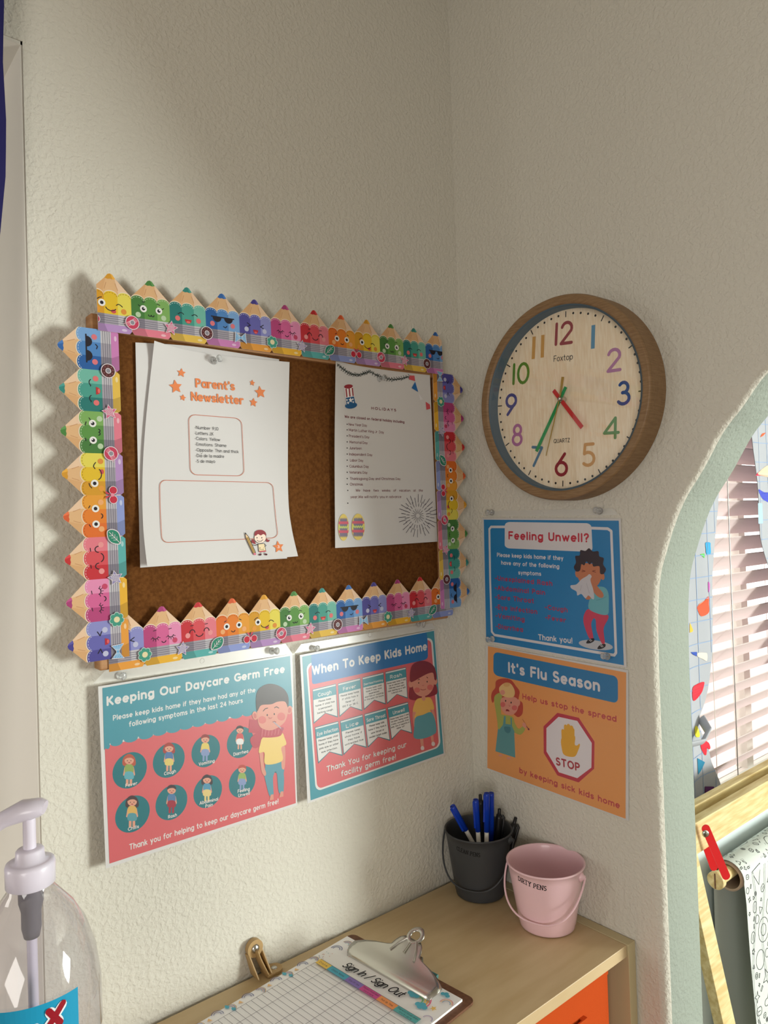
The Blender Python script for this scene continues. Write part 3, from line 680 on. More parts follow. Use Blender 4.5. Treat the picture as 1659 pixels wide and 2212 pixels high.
for i, t in enumerate(('-Number 9,10', '-Letters J,K', '-Colors: Yellow', '-Emotions: Shame', '-Opposite: Thin and thick', '-Dia de la madre', '-5 de mayo')):
    x1, y1 = ((830, 868), (784, 915), (846, 969), (906, 1024), (1020, 1081), (884, 1125), (800, 1172))[i]
    x0, y0 = ((607, 853), (608, 906), (610, 957), (612, 1010), (615, 1063), (616, 1117), (618, 1170))[i]
    nl.text(t, x0, y0, x1, y1, 31, INK, w=.10, space=.13)
nl.line([(650, 1062), (650, 1062)], .0001, INK)
nl.line([(669, 1088), (676, 1080)], .0005, INK)
def rrline(cv, q, rx, ry, w, col): p = rr_quad(q, rx, ry); cv.line(p+[p[0]], w, col, sub=.006)
rrline(nl, ((550, 716), (1046, 756), (1072, 1294), (567, 1282)), .13, .11, .0008, (190, 110, 84))
rrline(nl, ((278, 1332), (1338, 1356), (1388, 1872), (300, 1918)), .055, .10, .0008, (190, 110, 84))
# girl with pencil
HR = (146, 58, 66); SK = (244, 222, 206)
nl.blob([(1150, 1885), (1170, 1905), (1178, 1930), (1150, 1922), (1138, 1905)], HR); nl.blob([(1275, 1880), (1300, 1892), (1312, 1890), (1300, 1910), (1278, 1908)], HR)
nl.ell(1220, 1872, 57, 52, INK); nl.ell(1220, 1872, 54, 49, SK)
nl.blob([(1166, 1850), (1172, 1818), (1200, 1800), (1240, 1800), (1270, 1822), (1276, 1852), (1250, 1838), (1225, 1850), (1200, 1838), (1182, 1852)], HR)
for x in (1190, 1235): nl.ell(x, 1872, 5, 6, INK)
nl.line([(1190, 1895), (1205, 1905), (1228, 1905), (1245, 1890)], .0007, INK)
nl.poly([(1200, 1932), (1258, 1926), (1272, 1992), (1208, 1998)], (240, 220, 178)); nl.line([(1200, 1932), (1258, 1926), (1272, 1992), (1208, 1998), (1200, 1932)], .0006, INK)
nl.line([(1214, 1965), (1250, 1962), (1252, 1980), (1218, 1982), (1214, 1965)], .0005, INK); nl.poly([(1208, 1998), (1272, 1992), (1276, 2002), (1212, 2008)], (206, 92, 100))
nl.line([(1200, 1930), (1175, 1945), (1150, 1938)], .0007, INK); nl.line([(1258, 1928), (1275, 1945), (1262, 1955)], .0007, INK)
for x in (1226, 1262): nl.line([(x, 2006), (x, 2024)], .0006, INK)
nl.ell(1219, 2030, 14, 9, (84, 40, 50), -10); nl.ell(1273, 2028, 14, 9, (84, 40, 50), 10)
nl.poly([(1084, 1872), (1110, 1864), (1176, 2010), (1154, 2022)], (190, 156, 92)); nl.poly([(1084, 1872), (1078, 1824), (1110, 1864)], (236, 204, 160)); nl.poly([(1080, 1842), (1078, 1824), (1090, 1838)], INK)
nl.line([(1084, 1872), (1154, 2022), (1176, 2010), (1110, 1864), (1078, 1824), (1084, 1872)], .0007, INK); nl.line([(1096, 1868), (1164, 2016)], .0005, (120, 90, 50)); nl.ell(1168, 2024, 13, 11, (214, 120, 140), 20)
nl.build('print', nt_)

# holidays page
def hh(u, v): return .001+.012*(v-1.36)
ho = Sheet('A', .018, (700, 760, 4.879), h=hh)
ht = thing('holidays_sheet', 'white holidays list page pinned on the right of the cork board', 'paper', (-.195, -.018, 1.366))
ho.paper([(124, 88), (330, 142), (700, 198), (1116, 246)], [(1116, 246), (1140, 800), (1196, 2000)], [(118, 2068), (600, 2040), (1196, 2000)], [(124, 88), (112, 1000), (118, 2068)], name='page', parent=ht, nu=16, nv=24)
ho.base = .0003
MR = (120, 50, 58)
ho.text('HOLIDAYS', 497, 608, 760, 630, 30, MR, w=.2, space=.3)
ho.text('We are closed on federal holiday including', 215, 696, 846, 754, 30, MR, w=.17, space=.11)
rows = [('New Year Day', 258, 778, 452, 790), ('Martin Luther King Jr. Day', 260, 836, 630, 862), ("President's Day", 261, 900, 477, 914), ('Memorial Day', 268, 964, 458, 974), ('Juneteen', 264, 1028, 396, 1032), ('Independent Day', 264, 1092, 508, 1100),
 ('Labor Day', 272, 1156, 412, 1160), ('Columbus Day', 266, 1220, 470, 1224), ('Veterans Day', 266, 1284, 456, 1286), ('Thanksgiving Day and Christmas Day', 270, 1350, 804, 1352), ('Christmas', 270, 1410, 408, 1410)]
for t, x0, y0, x1, y1 in rows:
    ho.text(t, x0, y0, x1, y1, 29, MR, w=.115, space=.1); ho.circ(242, y0-14, .0010, INK, 8)
ho.text('We   have   two   weeks   of   vacation   at   the', 332, 1474, 1040, 1474, 29, MR, w=.115, space=.1)
ho.text('year,We will notify you in advance', 276, 1543, 812, 1540, 29, MR, w=.115, space=.1)
for y in (1461, 1595): ho.circ(249, y, .0010, INK, 8)
for (xa, ya, xb, yb, sg) in ((142, 140, 470, 205, 34), (486, 215, 890, 260, 26)):   # garland sprigs
    pts = [(xa+(xb-xa)*t/16, ya+(yb-ya)*t/16+sg*2.0*math.sin(math.pi*t/16)) for t in range(17)]
    ho.line(pts, .0009, (34, 46, 40))
    for i, (x, y) in enumerate(pts):
        for k in (-1, 1): ho.line([(x-6, y+k*random.uniform(12, 26)), (x+random.uniform(8, 24), y-k*random.uniform(4, 16))], .0009, (34, 46, 40), up=False)
ho.up()
ho.poly([(900, 250), (950, 252), (958, 310), (890, 290)], (206, 84, 92)); ho.poly([(958, 316), (990, 425), (920, 382)], (40, 104, 168)); ho.poly([(1068, 526), (1112, 556), (1118, 600), (1076, 612)], (206, 84, 92)); ho.poly([(992, 436), (1040, 500), (1010, 510)], (224, 222, 224))
# striped hat
ho.ell(282, 565, 64, 34, (38, 92, 140), -8); ho.poly([(210, 372), (300, 358), (328, 540), (232, 562)], (240, 232, 232)); ho.poly([(226, 486), (312, 470), (328, 545), (234, 566)], (38, 92, 140))
for k in range(3): x = 222+k*33; ho.poly([(x, 390-k*4), (x+13, 388-k*4), (x+22, 476-k*6), (x+9, 480-k*6)], (150, 48, 58))
ho.ell(254, 366, 46, 22, (150, 48, 58), -6)
for x, y, r in ((276, 510, .0042), (250, 538, .0026), (300, 500, .002), (304, 530, .002), (238, 508, .002)):
    u, v = ho.p2(x, y); ho.raw(star_pts(u, v, r, 0, .5), (240, 238, 238), False)
ho.up()
for cx, cy, rx, ry in ((202, 1850, 56, 142), (356, 1845, 69, 140)):     # striped eggs
    ho.ell(cx, cy, rx, ry, (226, 202, 110))
    def band(t0, t1, c, zig):
        top = []; bot = []
        for i in range(13):
            a = -1+2*i/12
            def pt(t): 
                t = max(-.99, min(.99, t)); wx = rx*math.sqrt(1-t*t)*.97; return (cx+a*wx, cy+t*ry)
            z = (.05 if i % 2 else -.05)*zig
            top.append(pt(t0+z)); bot.append(pt(t1+z))
        ho.raw(top+bot[::-1], c)
    band(-.66, .70, (128, 120, 140), 1.3); ho.up(); band(-.44, -.24, (208, 100, 118), .3); band(.22, .42, (208, 100, 118), .3); band(-.08, .06, (200, 214, 120), 1.2); ho.up()
for ring, (n, ra, rb) in enumerate(((16, 22, 70), (24, 90, 140), (30, 130, 205))):
    for i in range(n):
        a = 2*math.pi*(i+.3*ring)/n; q = rb*(1 if i % 3 else .85)
        ho.line([(985+ra*math.cos(a), 1728+ra*1.1*math.sin(a)), (985+q*math.cos(a), 1728+q*1.1*math.sin(a))], .0008 if ring else .0006, (52, 40, 60), up=False)
ho.up(); ho.build('print', ht)

# ================================================================== HEALTH POSTERS IN SLEEVES
def fig(cv, x, y, s, hair, skin, top, bot, kind='short', legs=None, long=False):
    """small printed child: (x,y) head centre, s head half-width, in picture units"""
    e = lambda dx, dy, rx, ry, c, r=0: cv.ell(x+dx*s, y+dy*s, rx*s, ry*s, c, r, 14)
    if long: cv.blob([(x-1.1*s, y-.5*s), (x, y-1.25*s), (x+1.1*s, y-.5*s), (x+1.15*s, y+1.1*s), (x-1.15*s, y+1.1*s)], hair)
    L = lambda pts, w, c: cv.line([(x+a*s, y+b*s) for a, b in pts], w*s/4.2e3, c)
    k = cv.crop[2]
    LL = lambda pts, w, c: cv.line([(x+a*s, y+b*s) for a, b in pts], w*s/k/1400, c)
    LL([(-.35, 3.2), (-.4, 4.9)], .42, legs or bot); LL([(.35, 3.2), (.35, 4.9)], .42, legs or bot)
    LL([(-.75, 1.5), (-1.0, 2.9)], .32, skin); LL([(.75, 1.5), (1.0, 2.9)], .32, skin)
    cv.blob([(x-.7*s, y+1.0*s), (x+.7*s, y+1.0*s), (x+.75*s, y+2.6*s), (x-.75*s, y+2.6*s)], top); cv.blob([(x-.7*s, y+2.4*s), (x+.7*s, y+2.4*s), (x+.85*s, y+3.7*s), (x-.85*s, y+3.7*s)], bot)
    e(0, 0, .95, .88, skin); cv.blob([(x-1.0*s, y-.1*s), (x-.8*s, y-.85*s), (x, y-1.2*s), (x+.85*s, y-.85*s), (x+1.0*s, y-.1*s), (x+.4*s, y-.45*s), (x-.4*s, y-.4*s)], hair)
    for q in (-.35, .35): e(q, .12, .09, .1, INK)
    e(0, .5, .22, .1, (180, 70, 70))
def sleeve(S, q, strip_q, parent, holes=(), m='film'):
    # clear cover over the print, binding strip above it with its punched holes, and stitched welds
    mb = MB(); P = [S.p3(*S.p2(*c), .0036) for c in q]; mb.add(P+[p+(P[0]-S.p3(*S.p2(*q[0]), .0034)) for p in P], [(0, 1, 2, 3)]); mb.build('clear_sleeve', M[m], parent, fix=False)
    mb = MB(); P = [S.p3(*S.p2(*c), .0010) for c in strip_q]; mb.add(P, [tuple(range(len(P)))]); bs_ = mb.build('binding_strip', M['filmstrip'], parent, fix=False)
    for c in holes:
        u, v = S.p2(*c); mb = MB(); a = [S.p3(u+.0033*math.cos(t*.4488), v+.0033*math.sin(t*.4488), .0013) for t in range(14)]; mb.tube(a, .00035, 5, closed=True); mb.build('punched_hole', M['filmstrip'], bs_, fix=False)
    cv = S; cv.line([strip_q[-1], strip_q[-2]], .0005, (222, 220, 212))
def edge_paper(S, q, parent, bow=0): return S.paper([q[0], q[1]], [q[1], q[2]], [q[3], q[2]], [q[0], q[3]], name='paper', parent=parent, nu=4, nv=4)
PN = []

# -- poster 1: Keeping Our Daycare Germ Free
h1 = lambda u, v: .002+.030*(-.372-u)+.022*(1.215-v)
S = Sheet('A', .001, (200, 1380, 3.687), h=h1, base=.0002); S.tint = .76
t = thing('germ_free_poster', 'teal and coral landscape poster about a germ free daycare under the cork board, lower left', 'poster', (-.51, 0, .995))
q = [(44, 380), (1588, 120), (1630, 1325), (106, 1830)]; edge_paper(S, q, t)
TE, CO = (74, 158, 176), (228, 106, 112)
u0, v0 = S.p2(78, 390)
inn = [(78, 392), (1572, 136), (1618, 1308), (134, 1790)]
# background as horizontal bands so that the ink follows the sheet
def bandfill(S, q, c, n=12, t0=0, t1=1):
    for i in range(n):
        a, b = t0+(t1-t0)*i/n, t0+(t1-t0)*(i+1)/n
        for j in range(4): S.raw(quad_map(q, [(j/4, a), ((j+1)/4, a), ((j+1)/4, b), (j/4, b)]), c)
    S.up()
bandfill(S, inn, CO, 8, .33, 1); 
ted = [(92, 885), (140, 830), (200, 852), (245, 802), (310, 825), (365, 778), (430, 798), (478, 752), (540, 770), (590, 730), (650, 748), (695, 708), (750, 722), (800, 685), (850, 700), (893, 662), (945, 676), (995, 638), (1040, 655), (1090, 620), (1150, 632), (1190, 598), (1240, 612), (1265, 588), (1330, 590), (1592, 545), (1572, 136)]
S.raw([(78, 392), (92, 885)]+ted[1:], TE); S.up()
for i in range(11):
    a, bq = ted[2*i], ted[min(2*i+2, len(ted)-1)]; 
for (x, y, r) in ((190, 825, 50), (305, 795, 56), (425, 770, 58), (535, 742, 56), (645, 720, 56), (745, 694, 54), (845, 672, 52), (942, 650, 50), (1038, 630, 48), (1145, 606, 50), (1235, 588, 44), (115, 850, 22)): S.ell(x, y, r, 28, TE, -14); S.L -= 1
S.up()
S.text('Keeping Our Daycare Germ Free', 112, 536, 1530, 270, 78, WHT, w=.215, space=.14)
S.text('Please keep kids home if they have had any of the', 162, 652, 1296, 424, 44, WHT, w=.175, space=.14)
S.text('following symptoms in the last 24 hours', 290, 702, 1196, 508, 44, WHT, w=.175, space=.14)
S.text('Thank you for helping to keep our daycare germ free!', 292, 1684, 1480, 1312, 50, WHT, w=.175, space=.14)
DT = (22, 122, 132)
cir = [(297, 1046, .0216), (608, 966, .0216), (902, 893, .0208), (1176, 824, .0208), (319, 1394, .0218), (629, 1302, .0216), (918, 1216, .0208), (1192, 1138, .0208)]
for x, y, r in cir: S.circ(x, y, r, DT, 36); S.L -= 1
S.up(2)
SKN = (236, 168, 142)
figs = [(290, 965, 40, (196, 90, 66), SKN, (150, 176, 92), (100, 180, 196)), (608, 870, 36, (176, 62, 56), SKN, (84, 124, 178), (236, 212, 120)), (896, 800, 34, (150, 50, 52), SKN, (236, 212, 110), (140, 160, 206)), (1172, 726, 30, (34, 28, 34), SKN, (214, 76, 80), (240, 240, 240)),
 (314, 1296, 40, (70, 50, 56), SKN, (232, 186, 100), (90, 160, 172)), (628, 1204, 36, (64, 52, 62), SKN, (84, 132, 178), (168, 44, 66)), (910, 1122, 34, (60, 48, 58), SKN, (80, 156, 190), (238, 214, 140)), (1190, 1040, 32, (196, 74, 62), SKN, (150, 184, 96), (140, 160, 206))]
L_ = S.L
for i, (x, y, s_, hr, sk, tp, bt) in enumerate(figs): S.L = L_; fig(S, x, y, s_, hr, sk, tp, bt, legs=sk if i in (0, 1, 3, 4) else None, long=i in (0, 1, 4, 6))
S.L = L_+16
for tx, x0, y0, x1, y1 in (('Fever', 260, 1182, 354, 1160), ('Cough', 568, 1088, 662, 1064), ('Vomiting', 844, 1012, 970, 982), ('Diarrhea', 1120, 934, 1238, 906), ('Chills', 280, 1530, 368, 1504), ('Rash', 600, 1432, 670, 1412), ('Abdominal', 850, 1322, 998, 1286), ('Pain', 896, 1346, 956, 1332), ('Feeling', 1154, 1228, 1250, 1206), ('Unwell', 1158, 1262, 1250, 1240)):
    S.text(tx, x0, y0, x1, y1, 28, WHT, w=.175, space=.14)
# tall boy with scarf and thermometer
SK2 = (232, 158, 138); SC = (196, 70, 88)
S.poly([(1250, 640), (1240, 745), (1330, 752), (1330, 650)], SC)
S.blob([(1256, 790), (1330, 745), (1345, 830), (1300, 870), (1268, 850)], SC)
S.blob([(1385, 1080), (1510, 1050), (1520, 1200), (1510, 1225), (1480, 1215), (1462, 1050), (1430, 1130), (1440, 1240), (1408, 1250), (1380, 1150), (1362, 1060)], (92, 160, 178))
S.poly([(1375, 985), (1508, 965), (1526, 1030), (1500, 1215), (1484, 1212), (1474, 1050), (1432, 1062), (1440, 1232), (1410, 1240), (1370, 1060)], (92, 160, 178))
for x, y in ((1424, 1262), (1502, 1238)): S.poly([(x-18, y+24), (x-6, y-22), (x+14, y-26), (x+16, y+16)], SK2)
S.blob([(1325, 880), (1350, 880), (1362, 1000), (1380, 1070), (1368, 1090), (1345, 1060), (1335, 990)], SK2); S.blob([(1500, 860), (1530, 860), (1532, 980), (1524, 1035), (1506, 1030), (1500, 960)], SK2)
S.blob([(1350, 790), (1400, 770), (1500, 745), (1528, 790), (1540, 840), (1500, 868), (1508, 970), (1375, 998), (1366, 905), (1322, 905), (1335, 830)], (248, 216, 128))
S.blob([(1330, 740), (1350, 700), (1480, 700), (1510, 720), (1495, 770), (1420, 785), (1350, 780)], SC)
for i in range(6): S.line([(1345+i*26, 775-i*3), (1352+i*26, 720)], .0008, (224, 130, 140), up=False)
S.up(); S.ell(1292, 610, 22, 34, SK2, -10); S.ell(1566, 566, 22, 34, SK2, 10); S.ell(1290, 612, 13, 22, (214, 116, 108), -10); S.ell(1566, 568, 13, 22, (214, 116, 108), 10)
S.blob([(1306, 560), (1310, 500), (1400, 470), (1530, 460), (1552, 520), (1550, 600), (1520, 670), (1440, 722), (1370, 722), (1320, 680)], SK2)
S.ell(1348, 644, 32, 30, (226, 122, 116)); S.ell(1500, 618, 32, 32, (226, 122, 116))
S.blob([(1308, 575), (1300, 480), (1318, 405), (1380, 362), (1450, 362), (1520, 398), (1556, 460), (1554, 545), (1530, 500), (1470, 500), (1420, 520), (1340, 528)], (72, 64, 66))
S.line([(1356, 574), (1372, 556), (1392, 550)], .0012, (60, 40, 44)); S.line([(1446, 548), (1462, 540), (1480, 550)], .0012, (60, 40, 44))
for x, y in ((1388, 606), (1444, 598)): S.ell(x, y, 5, 8, INK)
S.line([(1406, 628), (1416, 634), (1426, 624)], .0008, (196, 96, 96)); S.line([(1398, 622), (1404, 636)], .0007, (196, 96, 96))
S.line([(1432, 660), (1446, 656), (1456, 662)], .0009, (150, 60, 60)); S.line([(1440, 662), (1500, 714)], .0016, (190, 176, 186)); S.circ(1507, 717, .0026, (186, 84, 110), 12)
sleeve(S, [(30, 400), (1600, 112), (1640, 1330), (104, 1836)], [(0, 358), (100, 250), (1535, 38), (1590, 118)], t, [(870, 174)])
S.build('print', t)

# -- poster 2: When To Keep Kids Home
h2 = lambda u, v: .002+.020*(-.08-u)+.020*(1.215-v)
S = Sheet('A', .001, (620, 1330, 4.608), h=h2, base=.0002); S.tint = .80
t = thing('keep_home_poster', 'coral and blue landscape poster on when to keep kids home, nearest the room corner', 'poster', (-.22, 0, 1.0))
q = [(130, 392), (1470, 140), (1572, 1385), (205, 1868)]; edge_paper(S, q, t)
TE = (70, 158, 174); BL = (30, 122, 190)
bandfill(S, [(150, 408), (1462, 150), (1558, 1370), (235, 1838)], TE, 6)
fr = ((190, 478), (1446, 212), (1530, 1305), (285, 1752)); S.poly(rr_quad(fr, .045, .055), WHT)
fr = ((206, 496), (1432, 232), (1512, 1298), (300, 1728)); S.poly(rr_quad(fr, .04, .05), CO)
S.poly([(240, 392), (1388, 167), (1398, 250), (1402, 402), (1394, 424), (1370, 440), (275, 680), (256, 678), (248, 660)], BL)
S.text('When To Keep Kids Home', 250, 596, 1394, 344, 100, WHT, w=.205, space=.14)
flags = [('Cough', 258, 738, 482, 684, 498, 1006, 270, 1066, ('Please keep', 'home if child has', 'a persistent', 'barking cough.')), ('Fever', 510, 680, 724, 626, 742, 942, 526, 998, ('Please keep home', 'if child has a', 'fever of', '100 F or 38 C.')),
 ('Diarrhea/Vomiting', 752, 620, 956, 570, 974, 876, 768, 930, ('Please keep child', 'home if they have', 'experienced', 'diarrhea or vomiting', 'in the past 24 hours.')), ('Rash', 980, 564, 1178, 518, 1194, 818, 998, 870, ('Please keep home if child', 'has an unknown rash.', 'Child may return upon', 'rash clearing up or with', 'a doctors note')),
 ('Eye Infection', 280, 1116, 504, 1056, 544, 1388, 314, 1460, ('Please keep child', 'home if they have', 'pink eye or other', 'eye infection.')), ('Lice', 532, 1052, 746, 990, 784, 1308, 566, 1376, ('Please keep', 'child home if', 'they have', 'untreated lice')),
 ('Sore Throat', 772, 984, 978, 926, 1018, 1238, 808, 1302, ('Please keep kids', 'home if they have a', 'sore throat or', 'swollen lymph nodes')), ('Unwell', 1002, 920, 1198, 864, 1236, 1166, 1042, 1226, ('Please keep home if child', 'has been feeling unwell,', 'cranky, unusually tired,', 'pale, loss of appetite or', 'seems "off"'))]
for ti, x0, y0, x1, y1, x2, y2, x3, y3, ls in flags:
    Q = ((x0, y0), (x1, y1), (x2, y2), (x3, y3))
    S.poly(quad_map(Q, [(-.02, -.02), (1.02, -.02), (1.03, 1.03), (.5, .80), (-.03, 1.03)]), (60, 128, 142))
    S.poly(quad_map(Q, [(0, 0), (1, 0), (1, .98), (.5, .78), (0, .98)]), WHT)
    S.poly(quad_map(Q, [(0, .04), (1, .04), (1, .31), (0, .31)]), TE)
    m = {'Diarrhea/Vomiting': .04, 'Eye Infection': .04, 'Sore Throat': .05}.get(ti, .2); a, bq = quad_map(Q, [(m, .25), (1-m, .25)]); S.text(ti, *a, *bq, 22 if ti[0:3] == 'Dia' else 38, WHT, w=.17, space=.13)
    n = len(ls); mx = max(len(x) for x in ls)
    for i, l in enumerate(ls):
        hw = .47*len(l)/mx; y = .40+i*(.42/n if n == 4 else .085); a, bq = quad_map(Q, [(.5-hw, y), (.5+hw, y)])
        if n == 4: y = .42+i*.115; a, bq = quad_map(Q, [(.5-hw*.9, y), (.5+hw*.9, y)])
        S.text(l, *a, *bq, 20 if n == 4 else 16, INK, w=.2, space=.13)
S.text('Thank You for keeping our', 392, 1556, 1186, 1305, 60, WHT, w=.175, space=.14)
S.text('facility germ free!', 536, 1602, 1082, 1428, 60, WHT, w=.175, space=.14)
# girl
S.blob([(1210, 810), (1225, 700), (1300, 640), (1450, 640), (1495, 760), (1440, 800), (1380, 812), (1300, 838), (1240, 838)], (150, 46, 66))
S.poly([(1318, 1215), (1352, 1210), (1360, 1320), (1335, 1330)], SK2); S.poly([(1424, 1190), (1452, 1180), (1462, 1280), (1440, 1290)], SK2)
S.ell(1345, 1318, 18, 22, (236, 226, 226)); S.ell(1452, 1275, 18, 22, (236, 226, 226)); S.ell(1338, 1345, 22, 8, (226, 120, 120), -15); S.ell(1468, 1300, 22, 8, (226, 120, 120), -15)
S.blob([(1250, 940), (1275, 880), (1290, 1000), (1276, 1090), (1258, 1100), (1246, 1000)], SK2); S.blob([(1425, 900), (1455, 930), (1470, 990), (1476, 1050), (1462, 1050), (1440, 980)], SK2)
S.blob([(1290, 830), (1350, 815), (1420, 815), (1450, 870), (1460, 930), (1425, 935), (1418, 975), (1270, 1020), (1278, 960), (1248, 950), (1262, 880)], (246, 196, 104))
S.blob([(1275, 1015), (1350, 985), (1430, 960), (1470, 1040), (1482, 1150), (1440, 1190), (1350, 1222), (1262, 1215), (1262, 1120)], (92, 168, 182))
S.ell(1356, 820, 20, 26, SK2)
S.ell(1228, 680, 24, 34, SK2); S.ell(1470, 652, 22, 34, SK2)
S.blob([(1245, 620), (1300, 590), (1440, 560), (1458, 640), (1450, 720), (1400, 785), (1330, 802), (1270, 765), (1245, 690)], SK2)
S.ell(1290, 740, 30, 26, (226, 116, 112)); S.ell(1420, 712, 30, 28, (226, 116, 112))
S.blob([(1224, 655), (1222, 570), (1245, 490), (1310, 452), (1390, 456), (1456, 500), (1482, 580), (1480, 640), (1462, 630), (1450, 570), (1400, 575), (1330, 610), (1260, 650)], (136, 44, 62))
S.line([(1298, 640), (1308, 630), (1316, 634)], .0012, (90, 30, 40)); S.line([(1386, 610), (1396, 618)], .0012, (90, 30, 40))
for x, y in ((1306, 668), (1390, 656)): S.ell(x, y, 5, 9, INK)
S.line(Ar(1350, 724, 28, 14, 20, 160), .0009, (150, 60, 60)); S.line([(1340, 690), (1350, 696), (1358, 688)], .0007, (200, 100, 100))
sleeve(S, [(112, 388), (1478, 128), (1580, 1390), (195, 1874)], [(72, 372), (138, 282), (1440, 72), (1472, 128)], t, [(820, 190)])
S.build('print', t)

# -- poster 3: Feeling Unwell?
S = Sheet('B', .002, (1020, 1080, 4.608), base=.0002); S.tint = .86
t = thing('feeling_unwell_poster', 'blue poster of a boy blowing his nose, directly under the wall clock', 'poster', (0, -.18, 1.19))
q = [(97, 180), (1478, 186), (1536, 1670), (136, 1414)]; edge_paper(S, q, t)
BB = (34, 134, 196); S.poly([(116, 196), (1460, 206), (1510, 1645), (140, 1400)], BB)
WH2 = (232, 228, 232)
p = [(325, 268), (190, 268), (172, 290), (180, 800), (196, 1310), (222, 1344), (1415, 1545), (1432, 1520), (1385, 310), (1350, 286), (1190, 280)]; S.line(p, .0042, WH2)
S.poly(rr_quad(((326, 218), (1186, 232), (1200, 518), (324, 480)), .06, .14), WH2)
RD = (204, 50, 72)
S.text('Feeling Unwell?', 362, 394, 1166, 424, 84, RD, w=.205, space=.15)
S.text('Please keep kids home if they', 248, 566, 908, 602, 42, WH2, w=.19, space=.13); S.text('have any of the following', 290, 644, 868, 684, 42, WH2, w=.19, space=.13); S.text('symptoms', 460, 742, 688, 756, 42, WH2, w=.19, space=.13)
PR = (178, 74, 108)
for tx, x0, y0, x1, y1 in (('-Unexplained Rash', 228, 800, 800, 858), ('-Abdominal Pain', 226, 896, 728, 948), ('-Sore Throat', 228, 986, 618, 1030), ('-Eye infection', 232, 1086, 650, 1138), ('-Vomiting', 234, 1172, 524, 1214), ('-Diarrhea', 236, 1278, 508, 1316), ('-Cough', 722, 1088, 952, 1120), ('-Fever', 728, 1190, 936, 1222)):
    S.text(tx, x0, y0, x1, y1, 50, (120, 70, 120), w=.26, space=.13); S.up(); S.text(tx, x0, y0, x1, y1, 50, PR, w=.15, space=.2)
S.text('Thank you!', 660, 1392, 1000, 1430, 58, WH2, w=.19, space=.14)
SK3 = (206, 128, 92)
S.ell(1232, 1444, 172, 46, (196, 200, 208), 8)
S.blob([(1160, 1085), (1250, 1110), (1345, 1140), (1356, 1180), (1310, 1280), (1322, 1420), (1290, 1424), (1240, 1300), (1232, 1200), (1210, 1180), (1186, 1240), (1208, 1376), (1170, 1380), (1130, 1290), (1108, 1200), (1120, 1130)], (214, 64, 96))
for x, y in ((1180, 1400), (1292, 1456)): S.blob([(x-44, y+24), (x-20, y-12), (x+32, y-24), (x+34, y+4), (x-6, y+26)], (26, 26, 32)); S.line([(x-16, y-8), (x+4, y+8)], .0008, WH2); S.line([(x-4, y-14), (x+14, y+2)], .0008, WH2)
S.blob([(1240, 865), (1320, 870), (1358, 930), (1362, 1050), (1350, 1140), (1250, 1130), (1160, 1075), (1180, 960), (1210, 900)], (112, 186, 200))
S.ell(1048, 736, 20, 36, SK3, -8); S.ell(1300, 760, 20, 36, SK3, -8)
S.blob([(1050, 700), (1090, 630), (1260, 650), (1292, 720), (1280, 800), (1230, 860), (1120, 850), (1062, 790)], SK3)
S.blob([(1200, 780), (1250, 860), (1300, 920), (1310, 960), (1280, 974), (1230, 940), (1180, 860)], SK3); S.ell(1156, 972, 30, 20, SK3)
S.blob([(1028, 560), (1072, 550), (1080, 500), (1130, 506), (1165, 480), (1205, 512), (1258, 510), (1268, 560), (1312, 580), (1306, 640), (1334, 690), (1310, 736), (1276, 730), (1268, 660), (1210, 662), (1195, 624), (1170, 642), (1140, 612), (1118, 650), (1090, 640), (1076, 700), (1040, 712), (1014, 670), (1036, 620)], (54, 46, 58))
S.line([(1096, 698), (1128, 708), (1094, 714)], .0009, (120, 56, 46)); S.line([(1232, 720), (1200, 708), (1228, 700)], .0009, (120, 56, 46))
S.blob([(1140, 760), (1170, 738), (1192, 762), (1180, 800), (1210, 900), (1216, 980), (1196, 984), (1160, 950), (1130, 978), (1090, 936), (1050, 950), (1040, 910), (990, 880), (984, 850), (1040, 840), (1090, 790)], (212, 210, 218))
S.line([(1090, 850), (1080, 900)], .0008, (180, 180, 192)); S.line([(1140, 830), (1170, 930)], .0008, (180, 180, 192)); S.line([(1240, 1000), (1290, 985), (1340, 960)], .0007, (90, 160, 176))
sleeve(S, [(84, 172), (1484, 176), (1544, 1682), (128, 1424)], [(124, 165), (150, 110), (1400, 84), (1466, 150)], t, [(700, 134)])
S.build('print', t)

# -- poster 4: It's Flu Season
S = Sheet('B', .0015, (1030, 1380, 4.74), base=.0002); S.tint = .86
t = thing('flu_season_poster', 'orange poster with a yellow hand in a red stop octagon, lowest on the right wall', 'poster', (0, -.18, .96))
q = [(93, 65), (1550, 320), (1554, 1866), (103, 1335)]; edge_paper(S, q, t)
OR = (240, 164, 96)
S.poly([(115, 75), (1530, 345), (1524, 1842), (108, 1322)], OR)
S.poly(rr_quad(((172, 130), (1445, 385), (1447, 662), (170, 370)), .04, .2), (32, 128, 186))
S.text("It's Flu Season", 322, 346, 1262, 544, 112, WH2, w=.21, space=.14)
CR = (200, 78, 82)
S.text('Help us stop the spread', 468, 616, 1432, 854, 60, CR, w=.2, space=.14); S.text('by keeping sick kids home', 436, 1372, 1466, 1742, 60, CR, w=.2, space=.14)
S.poly([(826, 757), (1046, 808), (1206, 1052), (1202, 1330), (1044, 1470), (826, 1398), (686, 1168), (684, 896)], (200, 56, 78))
S.poly([(838, 798), (1030, 840), (1178, 1066), (1174, 1318), (1030, 1426), (842, 1366), (714, 1152), (714, 914)], (238, 232, 238))
YH = (240, 178, 50)
S.blob([(872, 1010), (1000, 990), (1004, 1080), (1030, 1090), (1050, 1072), (1056, 1092), (1040, 1140), (1010, 1200), (960, 1208), (900, 1190), (874, 1140)], YH)
